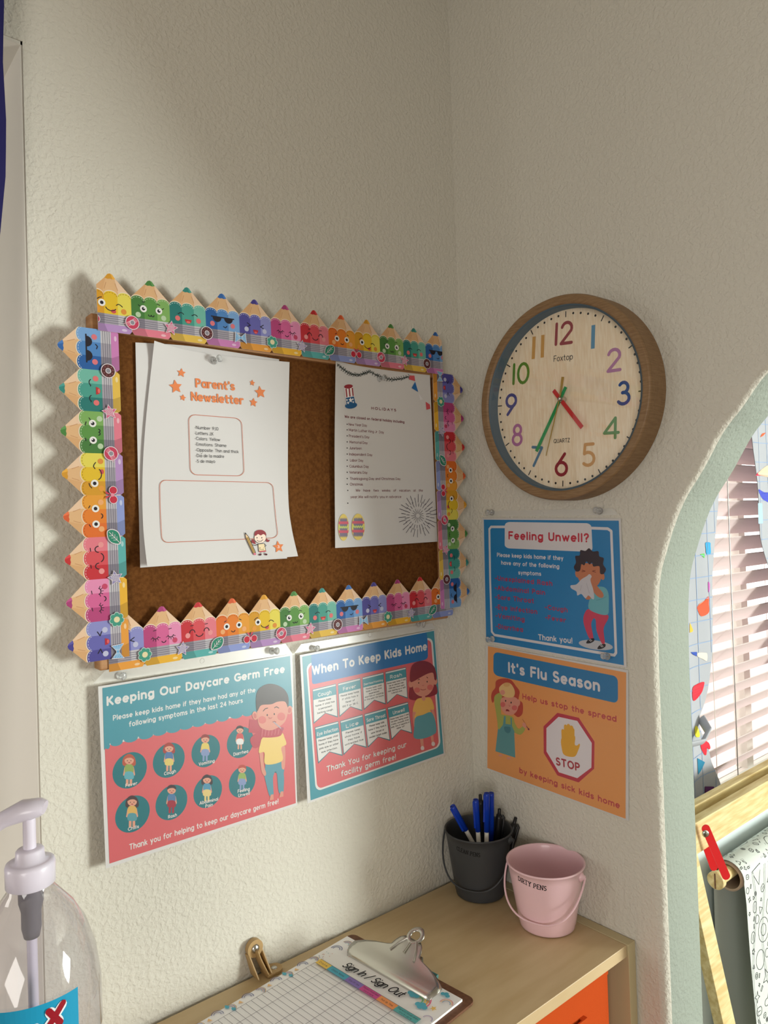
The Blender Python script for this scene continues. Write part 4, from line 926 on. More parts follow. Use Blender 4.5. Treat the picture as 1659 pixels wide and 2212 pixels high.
for x0, y0, x1, y1 in ((884, 945, 888, 1040), (911, 898, 914, 1030), (941, 892, 944, 1030), (972, 908, 976, 1030)): S.line([(x0, y0), (x1, y1)], .0066, YH)
S.line([(990, 930), (990, 1030)], .0042, YH)
S.text('STOP', 812, 1292, 1058, 1360, 84, (180, 48, 66), w=.2, space=.16)
# girl with ice bag
HA = (196, 76, 60)
S.blob([(160, 540), (190, 500), (200, 430), (270, 405), (350, 420), (400, 480), (440, 540), (430, 620), (470, 660), (470, 760), (430, 800), (390, 780), (300, 700), (200, 620), (165, 655), (148, 600)], HA)
S.poly([(218, 920), (384, 930), (396, 1216), (192, 1150)], (96, 158, 164)); S.ell(245, 1192, 20, 12, SK2); S.ell(330, 1222, 22, 12, SK2)
S.blob([(230, 790), (290, 780), (370, 800), (390, 860), (430, 920), (480, 890), (494, 930), (450, 980), (390, 960), (370, 930), (225, 925)], (176, 180, 92))
S.poly([(280, 790), (298, 792), (296, 870), (350, 878), (346, 806), (360, 808), (362, 890), (390, 960), (215, 950), (270, 880)], (96, 158, 164)); S.blob([(284, 900), (344, 905), (346, 950), (318, 966), (290, 945)], (74, 132, 144))
S.blob([(180, 600), (240, 550), (262, 580), (248, 680), (250, 800), (225, 900), (200, 760)], (176, 180, 92))
S.blob([(248, 620), (300, 592), (400, 600), (430, 660), (410, 740), (360, 778), (290, 765), (250, 700)], SK2)
S.ell(268, 672, 26, 26, (224, 112, 108)); S.ell(388, 706, 28, 26, (224, 112, 108)); S.ell(428, 652, 18, 34, SK2)
S.blob([(232, 500), (290, 450), (350, 460), (390, 530), (380, 590), (320, 600), (250, 570)], (240, 200, 136)); S.ell(308, 468, 34, 22, (230, 178, 116)); S.ell(266, 548, 26, 26, SK2)
for x, y in ((298, 634), (354, 652)): S.ell(x, y, 6, 10, INK)
S.blob([(300, 738), (306, 720), (326, 724), (338, 742), (320, 740)], (150, 40, 44)); S.line([(330, 676), (336, 690), (346, 684)], .0007, (190, 90, 90))
S.line([(470, 822), (492, 856)], .0006, (150, 70, 60)); S.ell(490, 884, 18, 30, SK2, -20); S.line([(512, 896), (530, 918)], .0012, (150, 60, 80)); S.ell(533, 924, 8, 12, (140, 46, 76), -30)
mb = MB(); P = [S.p3(*S.p2(*c), .003) for c in ((84, 62), (1548, 316), (1562, 1872), (96, 1342))]; mb.add(P, [(0, 1, 2, 3)]); mb.build('clear_sleeve', M['film'], t, fix=False)
S.build('print', t)

# ---- clear push pins
def pin(x, y, plane, d, label, lean=(0, 0)):
    P = on_y(x, y, -d) if plane == 'A' else on_x(x, y, -d); N = Vector((0, -1, 0)) if plane == 'A' else Vector((-1, 0, 0))
    ax = (N+Vector((lean[0], 0, lean[1])) if plane == 'A' else N+Vector((0, lean[0], lean[1]))).normalized()
    o = P; th = thing('push_pin', label, 'push pin', o)
    MB().lathe([(0, 0), (.0052, 0), (.0054, .0012), (.0042, .002), (.0026, .0036), (.0023, .0085), (.0032, .0100), (.0048, .0112), (.0050, .0124), (.0040, .0130), (0, .0131)], o, ax, 20).build('grip', M['pin'], th)
    MB().lathe([(0, -.006), (.0006, -.0052), (.0006, .006), (0, .006)], o, ax, 8).build('needle', M['dsteel'], th)
for a in ((461, 779, 'A', .0205, 'clear push pin holding the top of the newsletter', (.25, .1)), (818, 819, 'A', .0205, 'clear push pin holding the top of the holidays page', (.25, .1)),
    (256, 1458, 'A', .004, 'clear push pin at the left end of the germ free poster strip', (.1, 0)), (587, 1406, 'A', .004, 'clear push pin at the right end of the germ free poster strip', (.1, .1)),
    (674, 1396, 'A', .004, 'clear push pin at the left end of the keep home poster strip', (.1, -.2)), (903, 1348, 'A', .004, 'clear push pin at the right end of the keep home poster strip', (.1, 0)),
    (1063, 1107, 'B', .004, 'clear push pin at the top left of the feeling unwell poster', (0, 0)), (1296, 1104, 'B', .004, 'clear push pin at the top right of the feeling unwell poster', (-.1, .1)),
    (1064, 1380, 'B', .006, 'clear push pin at the bottom left of the feeling unwell poster', (0, 0)), (1312, 1418, 'B', .006, 'clear push pin at the bottom right of the feeling unwell poster', (-.1, .2))): pin(*a)

# ================================================================== WALL CLOCK
CY, CZ, CD, CR_ = -.2374, 1.5815, .0397, .1556
ck = thing('wall_clock', 'round wood-rimmed wall clock with coloured numerals on the right wall', 'clock', (-.001, CY, CZ))
ax = (-1, 0, 0); o = Vector((0, CY, CZ))
prof = [(.1556, .001)]
for i in range(12): h = .003+i*.0028; prof += [(.1556-.0002*i*.2, h), (.1550-.0002*i*.2, h+.0008), (.1556-.0002*i*.2, h+.0016)]
prof += [(.1535, .0392), (.1515, .0400), (.1506, .0394), (.1496, .0398), (.1482, .0391), (.1470, .0396), (.1452, .0388), (.1440, .0392), (.1415, .0376), (.1405, .036)]
MB().lathe(prof, o, ax, 96).build('rim', M['bamboo'], ck)
MB().lathe([(.1405, .036), (.1375, .0352), (.1372, .0165), (.136, .0160)], o, ax, 96).build('inner_wall', M['slate'], ck)
MB().lathe([(0, .003), (.150, .003), (.150, .001), (0, .001)], o, ax, 64).build('back_plate', M['black'], ck)
DCY, DCZ, DD = -.2350, 1.5822, .0170
mb = MB(); mb.lathe([(0, DD), (.1372, DD)], o, ax, 96); 
M['dial'] = mat('pale_wood_grain_dial', (250, 234, 208), .55, noise=((240, 218, 186), 40, (1, 9, 1), 4))
mb.build('dial', M['dial'], ck)
S = Sheet('B', DD, (1020, 610, 3.7705), base=.0001)
DR_ = .1298; RO = .0634
for i in range(60):
    a = math.pi/2-i*math.pi/30-RO; u, v = -DCY+DR_*math.cos(a), DCZ+DR_*math.sin(a)
    if i % 5: S.circ(0, 0, 0, INK) if False else S.raw([(u+.0019*math.cos(k*.7854), v+.0019*math.sin(k*.7854)) for k in range(8)], INK, False)
    else: S.line([(u-.0045*math.cos(a), v-.0045*math.sin(a)), (u+.0045*math.cos(a), v+.0045*math.sin(a))], .0017, INK, conv=False, cap=False)
S.up()
CC = {'12': (150, 62, 72), '1': (88, 146, 184), '2': (180, 122, 170), '3': (48, 74, 146), '4': (100, 150, 94), '5': (206, 152, 86), '6': (146, 46, 58), '7': (84, 126, 158), '8': (178, 110, 162), '9': (76, 76, 142), '10': (88, 136, 50), '11': (206, 156, 82)}
for tx, x0, y0, x1, y1, h in (('12', 670, 520, 820, 500, 190), ('1', 970, 545, 997, 542, 200), ('2', 1094, 740, 1218, 722, 196), ('3', 1174, 1008, 1290, 998, 200), ('4', 1064, 1284, 1204, 1276, 184), ('5', 892, 1506, 1008, 1500, 196), ('6', 672, 1582, 780, 1582, 196), ('7', 470, 1502, 566, 1510, 172), ('8', 322, 1336, 410, 1334, 182), ('9', 264, 1090, 358, 1090, 184), ('10', 326, 838, 464, 826, 178), ('11', 486, 628, 584, 612, 184)):
    if tx == '1': S.line([(983, 540), (988, 348)], .0064, CC[tx], cap=False)
    elif tx == '11': S.line([(498, 624), (506, 442)], .0064, CC[tx], cap=False); S.line([(571, 612), (577, 428)], .0064, CC[tx], cap=False)
    else: S.text(tx, x0, y0, x1, y1, h, CC[tx], w=.135, space=.13)
S.text('Foxtop', 664, 648, 820, 628, 50, INK, w=.1, space=.12); S.text('QUARTZ', 664, 1310, 796, 1302, 34, INK, w=.12, space=.16)
S.build('dial_print', ck)
def hand(name, x0, y0, x1, y1, d, w, m, w1=None):
    a, b2 = on_x(1020+x0/3.7705, 610+y0/3.7705, -d), on_x(1020+x1/3.7705, 610+y1/3.7705, -d); t = (b2-a).normalized(); nn = Vector((1, 0, 0)).cross(t)*w/2; n2 = nn*((w1 or w)/w)
    MB().prism([a-nn, a+nn, b2+n2, b2-n2], (-.0008, 0, 0)).build(name, m, ck)
hand('hour_hand', 664, 880, 896, 1182, .0255, .0062, M['red'], .0066)
hand('minute_hand', 764, 852, 524, 1376, .0275, .0052, M['green'], .0054)
hand('second_hand', 740, 770, 718, 920, .0290, .0046, M['gold'], .0030); hand('second_hand', 718, 920, 603, 1412, .0290, .0016, M['gold'], .0012)
ch_ = on_x(1020+716/3.7705, 610+950/3.7705, -.028); MB().lathe([(.0045, -.010), (.0045, .0005), (.0030, .0018), (.0022, .0040), (0, .0042)], (-.028, ch_.y, ch_.z), ax, 20).build('hub', M['steel'], ck)
MB().lathe([(0, .0352), (.138, .0352)], o, ax, 96).build('glass', M['glass'], ck)

# ================================================================== LOW SHELF UNIT
ZS = .7814; SX = -1.02
su = thing('shelf_unit', 'low pale birch shelf unit standing in the corner under the posters', 'shelf', (SX, -.31, ZF))
MB().box((SX+.018, -.3105, ZS-.0165), (-.0195, -.006, ZS)).build('top_board', M['birch'], su, bevel=.0006)
MB().box((-.0190, -.313, ZF), (-.0012, -.006, ZS+.0005)).build('side_panel', M['birch2'], su, bevel=.0008)
MB().box((SX, -.313, ZF), (SX+.0175, -.006, ZS+.0005)).build('side_panel', M['birch2'], su, bevel=.0008)
for x in (-.345, -.685): MB().box((x-.008, -.305, ZF+.06), (x+.008, -.009, ZS-.0168)).build('divider', M['birch'], su)
for z in (ZF+.06, .10, .44): MB().box((SX+.018, -.306, z-.016), (-.0195, -.009, z)).build('shelf_board', M['birch'], su)
MB().box((SX+.018, -.009, ZF+.06), (-.0195, -.006, ZS-.017)).build('back_panel', M['birch2'], su)
fb = thing('storage_bin', 'orange fabric storage bin in the top right cubby of the shelf unit', 'bin', (-.19, -.16, .441))
bx0, bx1, by0, by1, bz0, bz1 = -.333, -.052, -.2985, -.02, .4415, .757
mb = MB()
def grid(mb, A, U, V, nu, nv, f):
    vs = [A+U*(i/nu)+V*(j/nv)+f(i/nu, j/nv) for j in range(nv+1) for i in range(nu+1)]
    mb.add(vs, [(j*(nu+1)+i, j*(nu+1)+i+1, (j+1)*(nu+1)+i+1, (j+1)*(nu+1)+i) for j in range(nv) for i in range(nu)], 0, smooth=True)
bow = lambda a, c: Vector((0, .004*math.sin(math.pi*a)*math.sin(math.pi*c), 0))
grid(mb, Vector((bx0, by0, bz0)), Vector((bx1-bx0, 0, 0)), Vector((0, 0, bz1-bz0)), 10, 8, bow)
mb.box((bx0, by0+.0001, bz0), (bx0+.004, by1, bz1)); mb.box((bx1-.004, by0+.0001, bz0), (bx1, by1, bz1)); mb.box((bx0, by1-.004, bz0), (bx1, by1, bz1)); mb.box((bx0+.004, by0+.006, bz0), (bx1-.004, by1-.004, bz0+.004))
mb.box((bx0, by0-.0015, bz1-.008), (bx1, by0+.004, bz1))
mb.build('fabric_body', M['orange'], fb)
mb = MB(); hp = on_y(1268, 2200, by0-.006); mb.box((hp.x-.085, by0-.0055, hp.z-.030), (hp.x+.002, by0-.0035, hp.z)); mb.box((hp.x-.085, by0-.0035, hp.z-.030), (hp.x-.075, by0+.0008, hp.z)); mb.box((hp.x-.008, by0-.0035, hp.z-.030), (hp.x+.002, by0+.0008, hp.z)); mb.build('handle_tab', M['orange'], fb)

# ---- anti-tip bracket
br = thing('wall_bracket', 'tan plastic bracket fixing the shelf unit to the wall beside the clipboard', 'bracket', (-.43, -.012, ZS))
mb = MB(); p0 = Vector((-.4270, -.0140, ZS+.0001)); p1 = Vector((-.4530, -.0035, .8180))
mb.tube([(p0.x, p0.y, p0.z+.0004), (p0.x, p0.y, p0.z+.0042)], .0115, 24); mb.box((-.4430, -.0250, ZS+.0002), (-.4270, -.0030, ZS+.0042)); mb.build('foot_plate', M['tan'], br, bevel=.001)
mb = MB(); mb.tube([(-.4400, -.0138, ZS+.002), (-.4440, -.0120, .793), (-.4490, -.0095, .806), (-.4530, -.0078, .8190)], [(.011, .0022)]*4, 16, flat=(0, -1, 0))
mb.tube([(-.4530, -.0025, .8205), (-.4530, -.0100, .8205)], .0118, 26); mb.build('arm', M['tan'], br, bevel=.0008)
for sgn in (-1, 1): MB().prism([(-.446+sgn*.0095, -.024, ZS+.003), (-.446+sgn*.0095, -.002, ZS+.003), (-.454+sgn*.0095, -.002, .815), (-.452+sgn*.0095, -.009, .815)], (.0016*sgn, 0, 0)).build('rib', M['tan'], br)
MB().lathe([(0, .0025), (.0035, .0022), (.0058, .0006), (.006, 0), (0, 0)], (-.4530, -.0101, .8205), (0, -1, 0), 20).build('wall_screw', M['steel'], br)
MB().lathe([(0, .0014), (.003, .0013), (.0045, .0002), (.0046, 0), (0, 0)], (p0.x, p0.y, ZS+.0043), (0, 0, 1), 20).build('foot_screw', M['steel'], br)

# ================================================================== CLIPBOARD
P1 = Vector((-.3077, -.0250, 0)); E1 = Vector((.10255, -.99473, 0)); E2 = Vector((.99473, .10255, 0))
def CB(a, b, z): return P1+E1*a+E2*b+Vector((0, 0, z))
cl = thing('clipboard', 'brown hardboard clipboard with a big steel clip on top of the shelf unit', 'clipboard', CB(.11, -.15, ZS))
def rr_ab(a0, b0, a1, b1, r, n=5): return [(x, y) for x, y in rrect(a0, b0, a1, b1, r, n)]
mb = MB(); mb.prism([CB(a, b, ZS+.0003) for a, b in rr_ab(-.004, -.302, .2275, .0145, .010)], (0, 0, .0032)); mb.build('board', M['brownboard'], cl)
def clipplate(prof, m, name, th=.0011):
    """prof: rows (b, z, half width left, right)"""
    mb = MB(); rows = prof; vs = []; N = 16
    for o in (0, th):
        for b, z, a0, a1 in rows: vs += [CB(a0+(a1-a0)*i/N, b, z+o) for i in range(N+1)]
    nr = len(rows); W_ = N+1
    fs = [(j*W_+i, j*W_+i+1, (j+1)*W_+i+1, (j+1)*W_+i) for j in range(nr-1) for i in range(N)]; off = nr*W_
    fs += [tuple(off+q for q in f[::-1]) for f in fs]
    edge = list(range(W_))+[j*W_+N for j in range(1, nr)]+[(nr-1)*W_+i for i in range(N-1, -1, -1)]+[j*W_ for j in range(nr-2, 0, -1)]
    fs += [(a, b2, off+b2, off+a) for a, b2 in zip(edge, edge[1:]+edge[:1])]
    mb.add(vs, fs, 0, smooth=True); o = mb.build(name, m, cl); return o
z0 = ZS+.0062
c_ = .113
clipplate([(-.0335, z0-.0006, .036, .190), (-.0330, z0+.0030, .0355, .1905), (-.0300, z0+.0062, .0335, .1925), (-.024, z0+.0085, .031, .195), (-.014, z0+.0105, .031, .195), (-.006, z0+.0130, .044, .182), (-.001, z0+.0155, .060, .166), (.003, z0+.0175, .078, .148), (.0055, z0+.0190, .086, .140), (.012, z0+.0225, .0885, .1375), (.018, z0+.0255, .092, .134), (.0225, z0+.0275, .0985, .1275)], M['steel'], 'clip_plate')
mb = MB(); cc = CB(c_, .0275, z0+.0305); tl_ = (E2*.88+Vector((0, 0, .47))).normalized(); ring_ = [cc+E1*.0105*math.cos(t*math.pi/12)+tl_*.0105*math.sin(t*math.pi/12) for t in range(24)]; mb.tube(ring_, (.0014, .0036), 10, closed=True, flat=tuple(tl_.cross(E1))); mb.build('hanging_loop', M['steel'], cl)
mb = MB(); mb.tube([CB(c_-.022, -.002, z0+.0168), CB(c_-.016, .010, z0+.0232), CB(c_-.0085, .020, z0+.0285)], .0016, 8); mb.tube([CB(c_+.022, -.002, z0+.0168), CB(c_+.016, .010, z0+.0232), CB(c_+.0085, .020, z0+.0285)], .0016, 8); mb.tube([CB(c_, .002, z0+.0190), CB(c_, .016, z0+.0260)], .0020, 8); mb.build('pressed_rib', M['steel'], cl)
clipplate([(-.004, z0-.0015, .083, .143), (.006, z0+.0035, .083, .143), (.010, z0+.010, .084, .142), (.012, z0+.017, .086, .140)], M['steel'], 'spring_plate')
mb = MB(); mb.tube([CB(.072, .006, z0+.006), CB(.154, .006, z0+.006)], .0034, 14); mb.build('spring_rod', M['dsteel'], cl)
for a in (.066, .160): MB().tube([CB(a-.006, .0095, z0+.002), CB(a+.006, .0095, z0+.002)], (.0045, .0030), 10).build('corner_pad', M['teal_rubber'], cl)
# sign-in sheet
ss = thing('sign_in_sheet', 'printed sign in and sign out table with rainbows clipped to the clipboard', 'paper', CB(.1, -.15, ZS+.0036))
MB().prism([CB(a, b, ZS+.0036) for a, b in ((0, 0), (.2165, 0), (.2165, -.281), (0, -.281))], (0, 0, .0030)).build('paper_stack', mat('bright_paper', (248, 247, 247), .6), ss)
cv = Canvas(lambda u, v, o: CB(u, v, ZS+.0067+o)); cv.base = 0
def rainbow(a, b, r, rot=0, cols=((196, 152, 86), (90, 120, 170), (214, 150, 140), (120, 170, 190)), cloud=None):
    for i, c in enumerate(cols):
        q = r*(1-i*.2); cv.line([(a+q*math.cos(R(t+rot)), b+q*math.sin(R(t+rot))) for t in range(0, 181, 15)], r*.10, c, conv=False)
    if cloud:
        for sx in (-1, 1):
            x, y = a+sx*r*.7*math.cos(R(rot)), b+sx*r*.7*math.sin(R(rot))
            for dx, dy, rr in ((-.32, 0, .22), (0, .1, .3), (.32, 0, .22), (0, -.12, .24)): cv.raw([(x+dx*r+rr*r*math.cos(k*.6283), y+dy*r+rr*r*math.sin(k*.6283)) for k in range(10)], cloud, False); cv.L += .1
        cv.up()
T2 = (92, 178, 200)
rainbow(.0150, -.0150, .0085, -10); rainbow(.0125, -.0330, .0085, 20, ((70, 76, 140), (200, 205, 215), (90, 90, 150))); rainbow(.0330, -.0290, .0085, -35, ((230, 150, 130), (236, 196, 110), (120, 176, 150), (130, 110, 180)))
for i in range(14): cv.circ(.006+random.random()*.016, -.045-random.random()*.018, .0006, random.choice(((120, 140, 180), (214, 150, 120), (90, 170, 180))), 8)
for k in range(5):
    y = -.072-k*.046
    rainbow(.0075, y, .0075, 20, cloud=T2 if k % 2 else None); rainbow(.0060, y-.018, .0075, 60, ((70, 76, 140), (200, 205, 215), (90, 90, 150))); cv.poly([(.004, y-.030), (.011, y-.028), (.008, y-.034)], (240, 196, 140))
rainbow(.176, -.041, .0175, -25, ((222, 110, 140), (240, 170, 90), (236, 214, 110), (120, 190, 130)), cloud=T2)
rainbow(.208, -.022, .0085, 15, ((230, 130, 130), (236, 190, 110), (110, 160, 200))); rainbow(.209, -.060, .0065, 0, ((130, 120, 180), (210, 180, 200)))
for dx, dy, rr in ((-.004, 0, .003), (0, .002, .0036), (.004, 0, .003)): cv.circ(.1965+dx, -.010+dy, rr, T2, 10)
cv.raw(star_pts(.202, -.040, .0050, 10), (236, 196, 110), False); cv.up()
for k in range(4):
    y = -.085-k*.05; rainbow(.211, y, .0065, -10, ((222, 110, 140), (240, 170, 90), (110, 160, 200))); cv.raw(star_pts(.211, y-.02, .0035, 10), (236, 196, 110), False)
cv.text_uv('Sign In / Sign Out', (.0500, -.0580), (.1560, -.0530), .0140, (24, 22, 30), w=.15, space=.07, shear=.28)
cols = [.0165, .0400, .0760, .1040, .1360, .1660, .2040]
hc = [(238, 200, 96), (84, 172, 196), (140, 120, 190), (206, 84, 150), (240, 156, 96), (96, 176, 176)]
hn_ = ['Date', "Child's Name", 'Drop Off Time', 'Parent/Guardian Initials', 'Pick Up Time', 'Parent/Guardian Initials']
yt, yb = -.0655, -.0765
for i, c in enumerate(hc):
    cv.raw([(cols[i], yt), (cols[i+1], yt), (cols[i+1], yb), (cols[i], yb)], c, False); m_ = (cols[i+1]-cols[i])*.16
    if i in (3, 5): cv.L += 1; cv.text_uv('Parent/Guardian', (cols[i]+m_*.4, -.0702), (cols[i+1]-m_*.4, -.0702), .0030, (60, 50, 60), w=.12); cv.text_uv('Initials', (cols[i]+m_*1.4, -.0748), (cols[i+1]-m_*1.4, -.0748), .0030, (60, 50, 60), w=.12)
    else: cv.L += 1; cv.text_uv(hn_[i], (cols[i]+m_, -.0724), (cols[i+1]-m_, -.0724), .0032, (60, 50, 60), w=.12)
cv.up()
GL = (112, 108, 118)
for k in range(25): y = yb-k*.0083; cv.line([(cols[0], y), (cols[-1], y)], .0006, GL, conv=False, cap=False, up=False)
for x in cols: cv.line([(x, yb), (x, yb-24*.0083)], .0006, GL, conv=False, cap=False, up=False)
cv.line([(cols[0], yt), (cols[-1], yt)], .0006, GL, conv=False, cap=False); cv.build('print', ss)

# ================================================================== PEN BUCKETS
camdir = Vector((-.782, -.622, 0)); side = Vector((.622, -.782, 0)) # side = towards the photo's right
def bucket(name, label, c, rb, rt, h, m, txt, tcol, tq, yaw):
    t = thing(name, label, 'bucket', c); c = Vector(c)
    prof = [(0, .0006), (rb-.001, .0006), (rb, .0012), (rb, .004), (rb+(rt-rb)*.10, .008)]
    for i in range(1, 9): prof.append((rb+(rt-rb)*(.1+.88*i/8), .008+(h-.012)*i/8))
    prof += [(rt+.0008, h-.0035), (rt+.0018, h-.0022), (rt+.0018, h-.0006), (rt+.0006, h), (rt-.0008, h-.0008), (rt-.0016, h-.003)]
    for i in range(7, -1, -1): prof.append((rb+(rt-rb)*(.1+.88*i/8)-.0012, .008+(h-.012)*i/8))
    prof += [(rb-.003, .003), (0, .003)]
    MB().lathe(prof, c, (0, 0, 1), 72).build('body', m, t)
    fl0, sl0 = camdir, side
    ca, sa = math.cos(R(yaw)), math.sin(R(yaw)); sd = Vector((side.x*ca-side.y*sa, side.x*sa+side.y*ca, 0)); fr_ = Vector((camdir.x*ca-camdir.y*sa, camdir.x*sa+camdir.y*ca, 0))
    for s_ in (-1, 1):
        e = c+sd*s_*(rt-.001)+Vector((0, 0, h-.012)); MB().lathe([(.007, -.001), (.0068, .0012), (.004, .003), (.0028, .0062), (0, .0064)], e, sd*s_, 16).build('handle_ear', m, t)
    pts = []
    for i in range(33):
        a = math.pi*i/32; cs = math.copysign(abs(math.cos(a))**.8, math.cos(a)); sn = math.sin(a)**.9
        rr = rb+(rt-rb)*max(0, (h-.012-(h-.034)*sn))/h
        pts.append(c+sd*-cs*(rt+.0050)+fr_*(sn*(rr+.0035))+Vector((0, 0, h-.012-(h-.034)*sn)))
    MB().tube(pts, .0015, 8).build('wire_handle', m, t)
    # lettering wrapped on the wall of the bucket
    def fn(u, v, o):
        z = v; r = rb+(rt-rb)*(z/h)+.0004+o; a = u; return c+(fl0*math.cos(a)+sl0*math.sin(a))*r+Vector((0, 0, z))
    cv = Canvas(lambda u, v, o: fn(u/((rb+rt)/2+.005), v, o)); cv.sub = .0025; cv.text_uv(txt, tq[0], tq[1], tq[2], tcol, w=.18, space=.17, serif=.13); cv.build('lettering', t)
    return t
bucket('pink_bucket', 'small pink metal bucket marked DIRTY PENS, the nearer of the two buckets', (-.0560, -.1984, ZS+.0008), .0414, .0575, .0962, M['pink'], 'DIRTY PENS', (18, 16, 22), ((-.0445, .0800), (.0000, .0752), .0082), -24)
bucket('grey_bucket', 'small charcoal grey bucket marked CLEAN PENS, holding the pens in the corner', (-.0600, -.0640, ZS+.0008), .0400, .0548, .1060, M['grey'], 'CLEAN PENS', (14, 14, 16), ((-.0350, .0850), (.0060, .0800), .0075), -14)
def c6(x, y): return 930+x/4.4838, 1690+y/4.4838
GB = Vector((-.0600, -.0640, ZS)); DG = (GB-CAM).dot(DR)
def pen(kind, top, base, label, dtop=0, caplen=.056, r=.0040):
    T = at_depth(*c6(*top), DG+dtop); B = on_z(*c6(*base), ZS+.0062); d = (T-B).normalized(); L = (T-B).length
    t = thing('pen', label, 'pen', B, 'pens in the grey bucket' if False else None)
    if kind == 'blue':
        MB().lathe([(0, 0), (.0015, .002), (.0036, .012), (.0036, L-.04), (0, L-.04)], B, d, 12).build('barrel', M['whitep'], t)
        mb = MB().lathe([(0.0037, L-caplen), (.0046, L-caplen), (.0049, L-.004), (.0046, L), (.0034, L), (.0034, L-.004), (0, L-.006)], B, d, 16); q = d.cross(DR).normalized(); f = (q*.8-DR*.6).normalized()
        mb.tube([B+d*(L-.002)+f*.0052, B+d*(L-.046)+f*.0056], (.0010, .0019), 8); mb.build('cap', M['blue'], t)
    else:
        MB().lathe([(0, 0), (.0015, .003), (.0052, .016), (.0055, .05), (.0052, L-.016), (.0046, L-.010), (0, L-.0095)], B, d, 16).build('barrel', M['black'], t)
        MB().lathe([(.0028, L-.010), (.0028, L-.001), (.0022, L), (0, L)], B, d, 12).build('click_button', M['black'], t)
        q = d.cross(DR).normalized(); f = (-q*.8-DR*.3).normalized(); mb = MB(); mb.tube([B+d*(L-.010)+f*.005, B+d*(L-.013)+f*.0085, B+d*(L-.050)+f*.0070], (.0012, .0022), 8); mb.build('clip', M['black'], t)
pen('blue', (212, 228), (640, 1000), 'blue-capped pen leaning far to the left in the grey bucket', -.010, .048)
pen('blue', (438, 166), (500, 1060), 'blue-capped pen standing second from the left in the grey bucket', -.016, .053)
pen('black2', (481, 116), (520, 980), 'black pen half hidden behind the blue-capped pens in the grey bucket', .012)
pen('blue', (545, 102), (540, 1090), 'tallest blue-capped pen in front, middle of the grey bucket', -.018, .063)
pen('blue', (588, 100), (590, 1000), 'blue pen just right of the tallest one in the grey bucket', .004, .105)
pen('black', (668, 254), (620, 1010), 'black click pen standing upright right of the blue pens', .004)
pen('black', (826, 338), (640, 1060), 'black click pen leaning on the right rim of the grey bucket', .014)

# ================================================================== SANITIZER BOTTLE
bd = .62; bc = at_depth(66, 1900, bd); BC = Vector((bc.x, bc.y, ZS+.001))
bt = thing('sanitizer_bottle', 'clear plastic pump bottle with blue label at the lower left on the shelf unit', 'bottle', BC)
zc = bc.z-ZS   # height of the collar base
HB = zc-.001-.006
rB = .0545
body = [(0, .002), (rB-.006, .0), (rB-.001, .004), (rB, .012), (rB, HB-.135), (rB-.0015, HB-.130), (rB-.0015, HB-.126), (rB+.0002, HB-.122), (rB-.0005, HB-.085), (rB-.004, HB-.060), (rB-.011, HB-.038), (rB-.021, HB-.020), (rB-.031, HB-.008), (.0185, HB-.001), (.0175, HB+.006)]
MB().lathe(body, BC, (0, 0, 1), 64).build('bottle_body', M['clear'], bt)
zo = HB
MB().lathe([(.0125, zo+.002), (.0182, zo+.002), (.0196, zo+.003), (.0198, zo+.019), (.0190, zo+.0215), (.0160, zo+.0225), (.0118, zo+.0228), (.0112, zo+.031), (.0100, zo+.0325), (.0060, zo+.033), (0, zo+.033)], BC, (0, 0, 1), 40).build('collar', M['pump'], bt)
mb = MB(); top = BC+Vector((0, 0, zo+.062))
mb.tube([BC+Vector((0, 0, zo+.030)), BC+Vector((0, 0, zo+.058))], .0052, 16)
nd = -RT*.93-DR*.15; nd.z = 0; nd.normalize()
mb.tube([top-nd*.013+Vector((0, 0, .004)), top-nd*.009+Vector((0, 0, .0045)), top+nd*.004+Vector((0, 0, .003)), top+nd*.020-Vector((0, 0, .003)), top+nd*.033-Vector((0, 0, .013)), top+nd*.042-Vector((0, 0, .026))], [(.005, .0095), (.0075, .0110), (.0088, .0115), (.0070, .0085), (.0050, .0058), (.0036, .0040)], 16, flat=(0, 0, 1)); mb.build('pump_head', M['pump'], bt)
M['housing'] = mat('grey_pump_housing', (120, 116, 124), .35)
MB().lathe([(.0100, zo+.002), (.0100, zo-.012), (.0080, zo-.020), (.0080, zo-.034), (.0062, zo-.042), (.0030, zo-.043)], BC, (0, 0, 1), 20).build('pump_housing', M['housing'], bt)
MB().tube([BC+Vector((0, 0, zo-.042)), BC+Vector((.001, .001, .02))], .0042, 12).build('dip_tube', M['pump'], bt)
fl = CAM-BC; fl.z = 0; fl.normalize(); sl = Vector((-fl.y, fl.x, 0)); sl = sl if sl.dot(RT) > 0 else -sl
zl = at_depth(150, 2172, bd-.05).z-BC.z
cv = Canvas(lambda u, v, o: BC+(fl*math.cos(u/rB)+sl*math.sin(u/rB))*(rB+.0006+o)+Vector((0, 0, v))); cv.sub = .0025; cv.LAY = .0001
LC = (28, 150, 190)
N = 30
for i in range(N):
    a0, a1 = -.075+(.075+.0345)*i/N, -.075+(.075+.0345)*(i+1)/N; cv.raw([(a0, zl), (a1, zl), (a1, zl-.12), (a0, zl-.12)], LC, False)
cv.up()
for i in range(N):
    a0, a1 = -.075+(.075+.0345)*i/N, -.075+(.075+.0345)*(i+1)/N; cv.raw([(a0, zl-.050), (a1, zl-.050), (a1, zl-.12), (a0, zl-.12)], (60, 180, 210), False)
cv.up()
def lab(t, x0, x1, y, c, w):
    cv.text_uv(t, (x0, y), (x1, y+.008), .0135, c, w=w, space=.06, shear=.2)
lab('Germ-', -.050, .0035, zl-.0290, (236, 240, 244), .40); cv.up(3); lab('Germ-', -.050, .0035, zl-.0290, (20, 18, 26), .24)
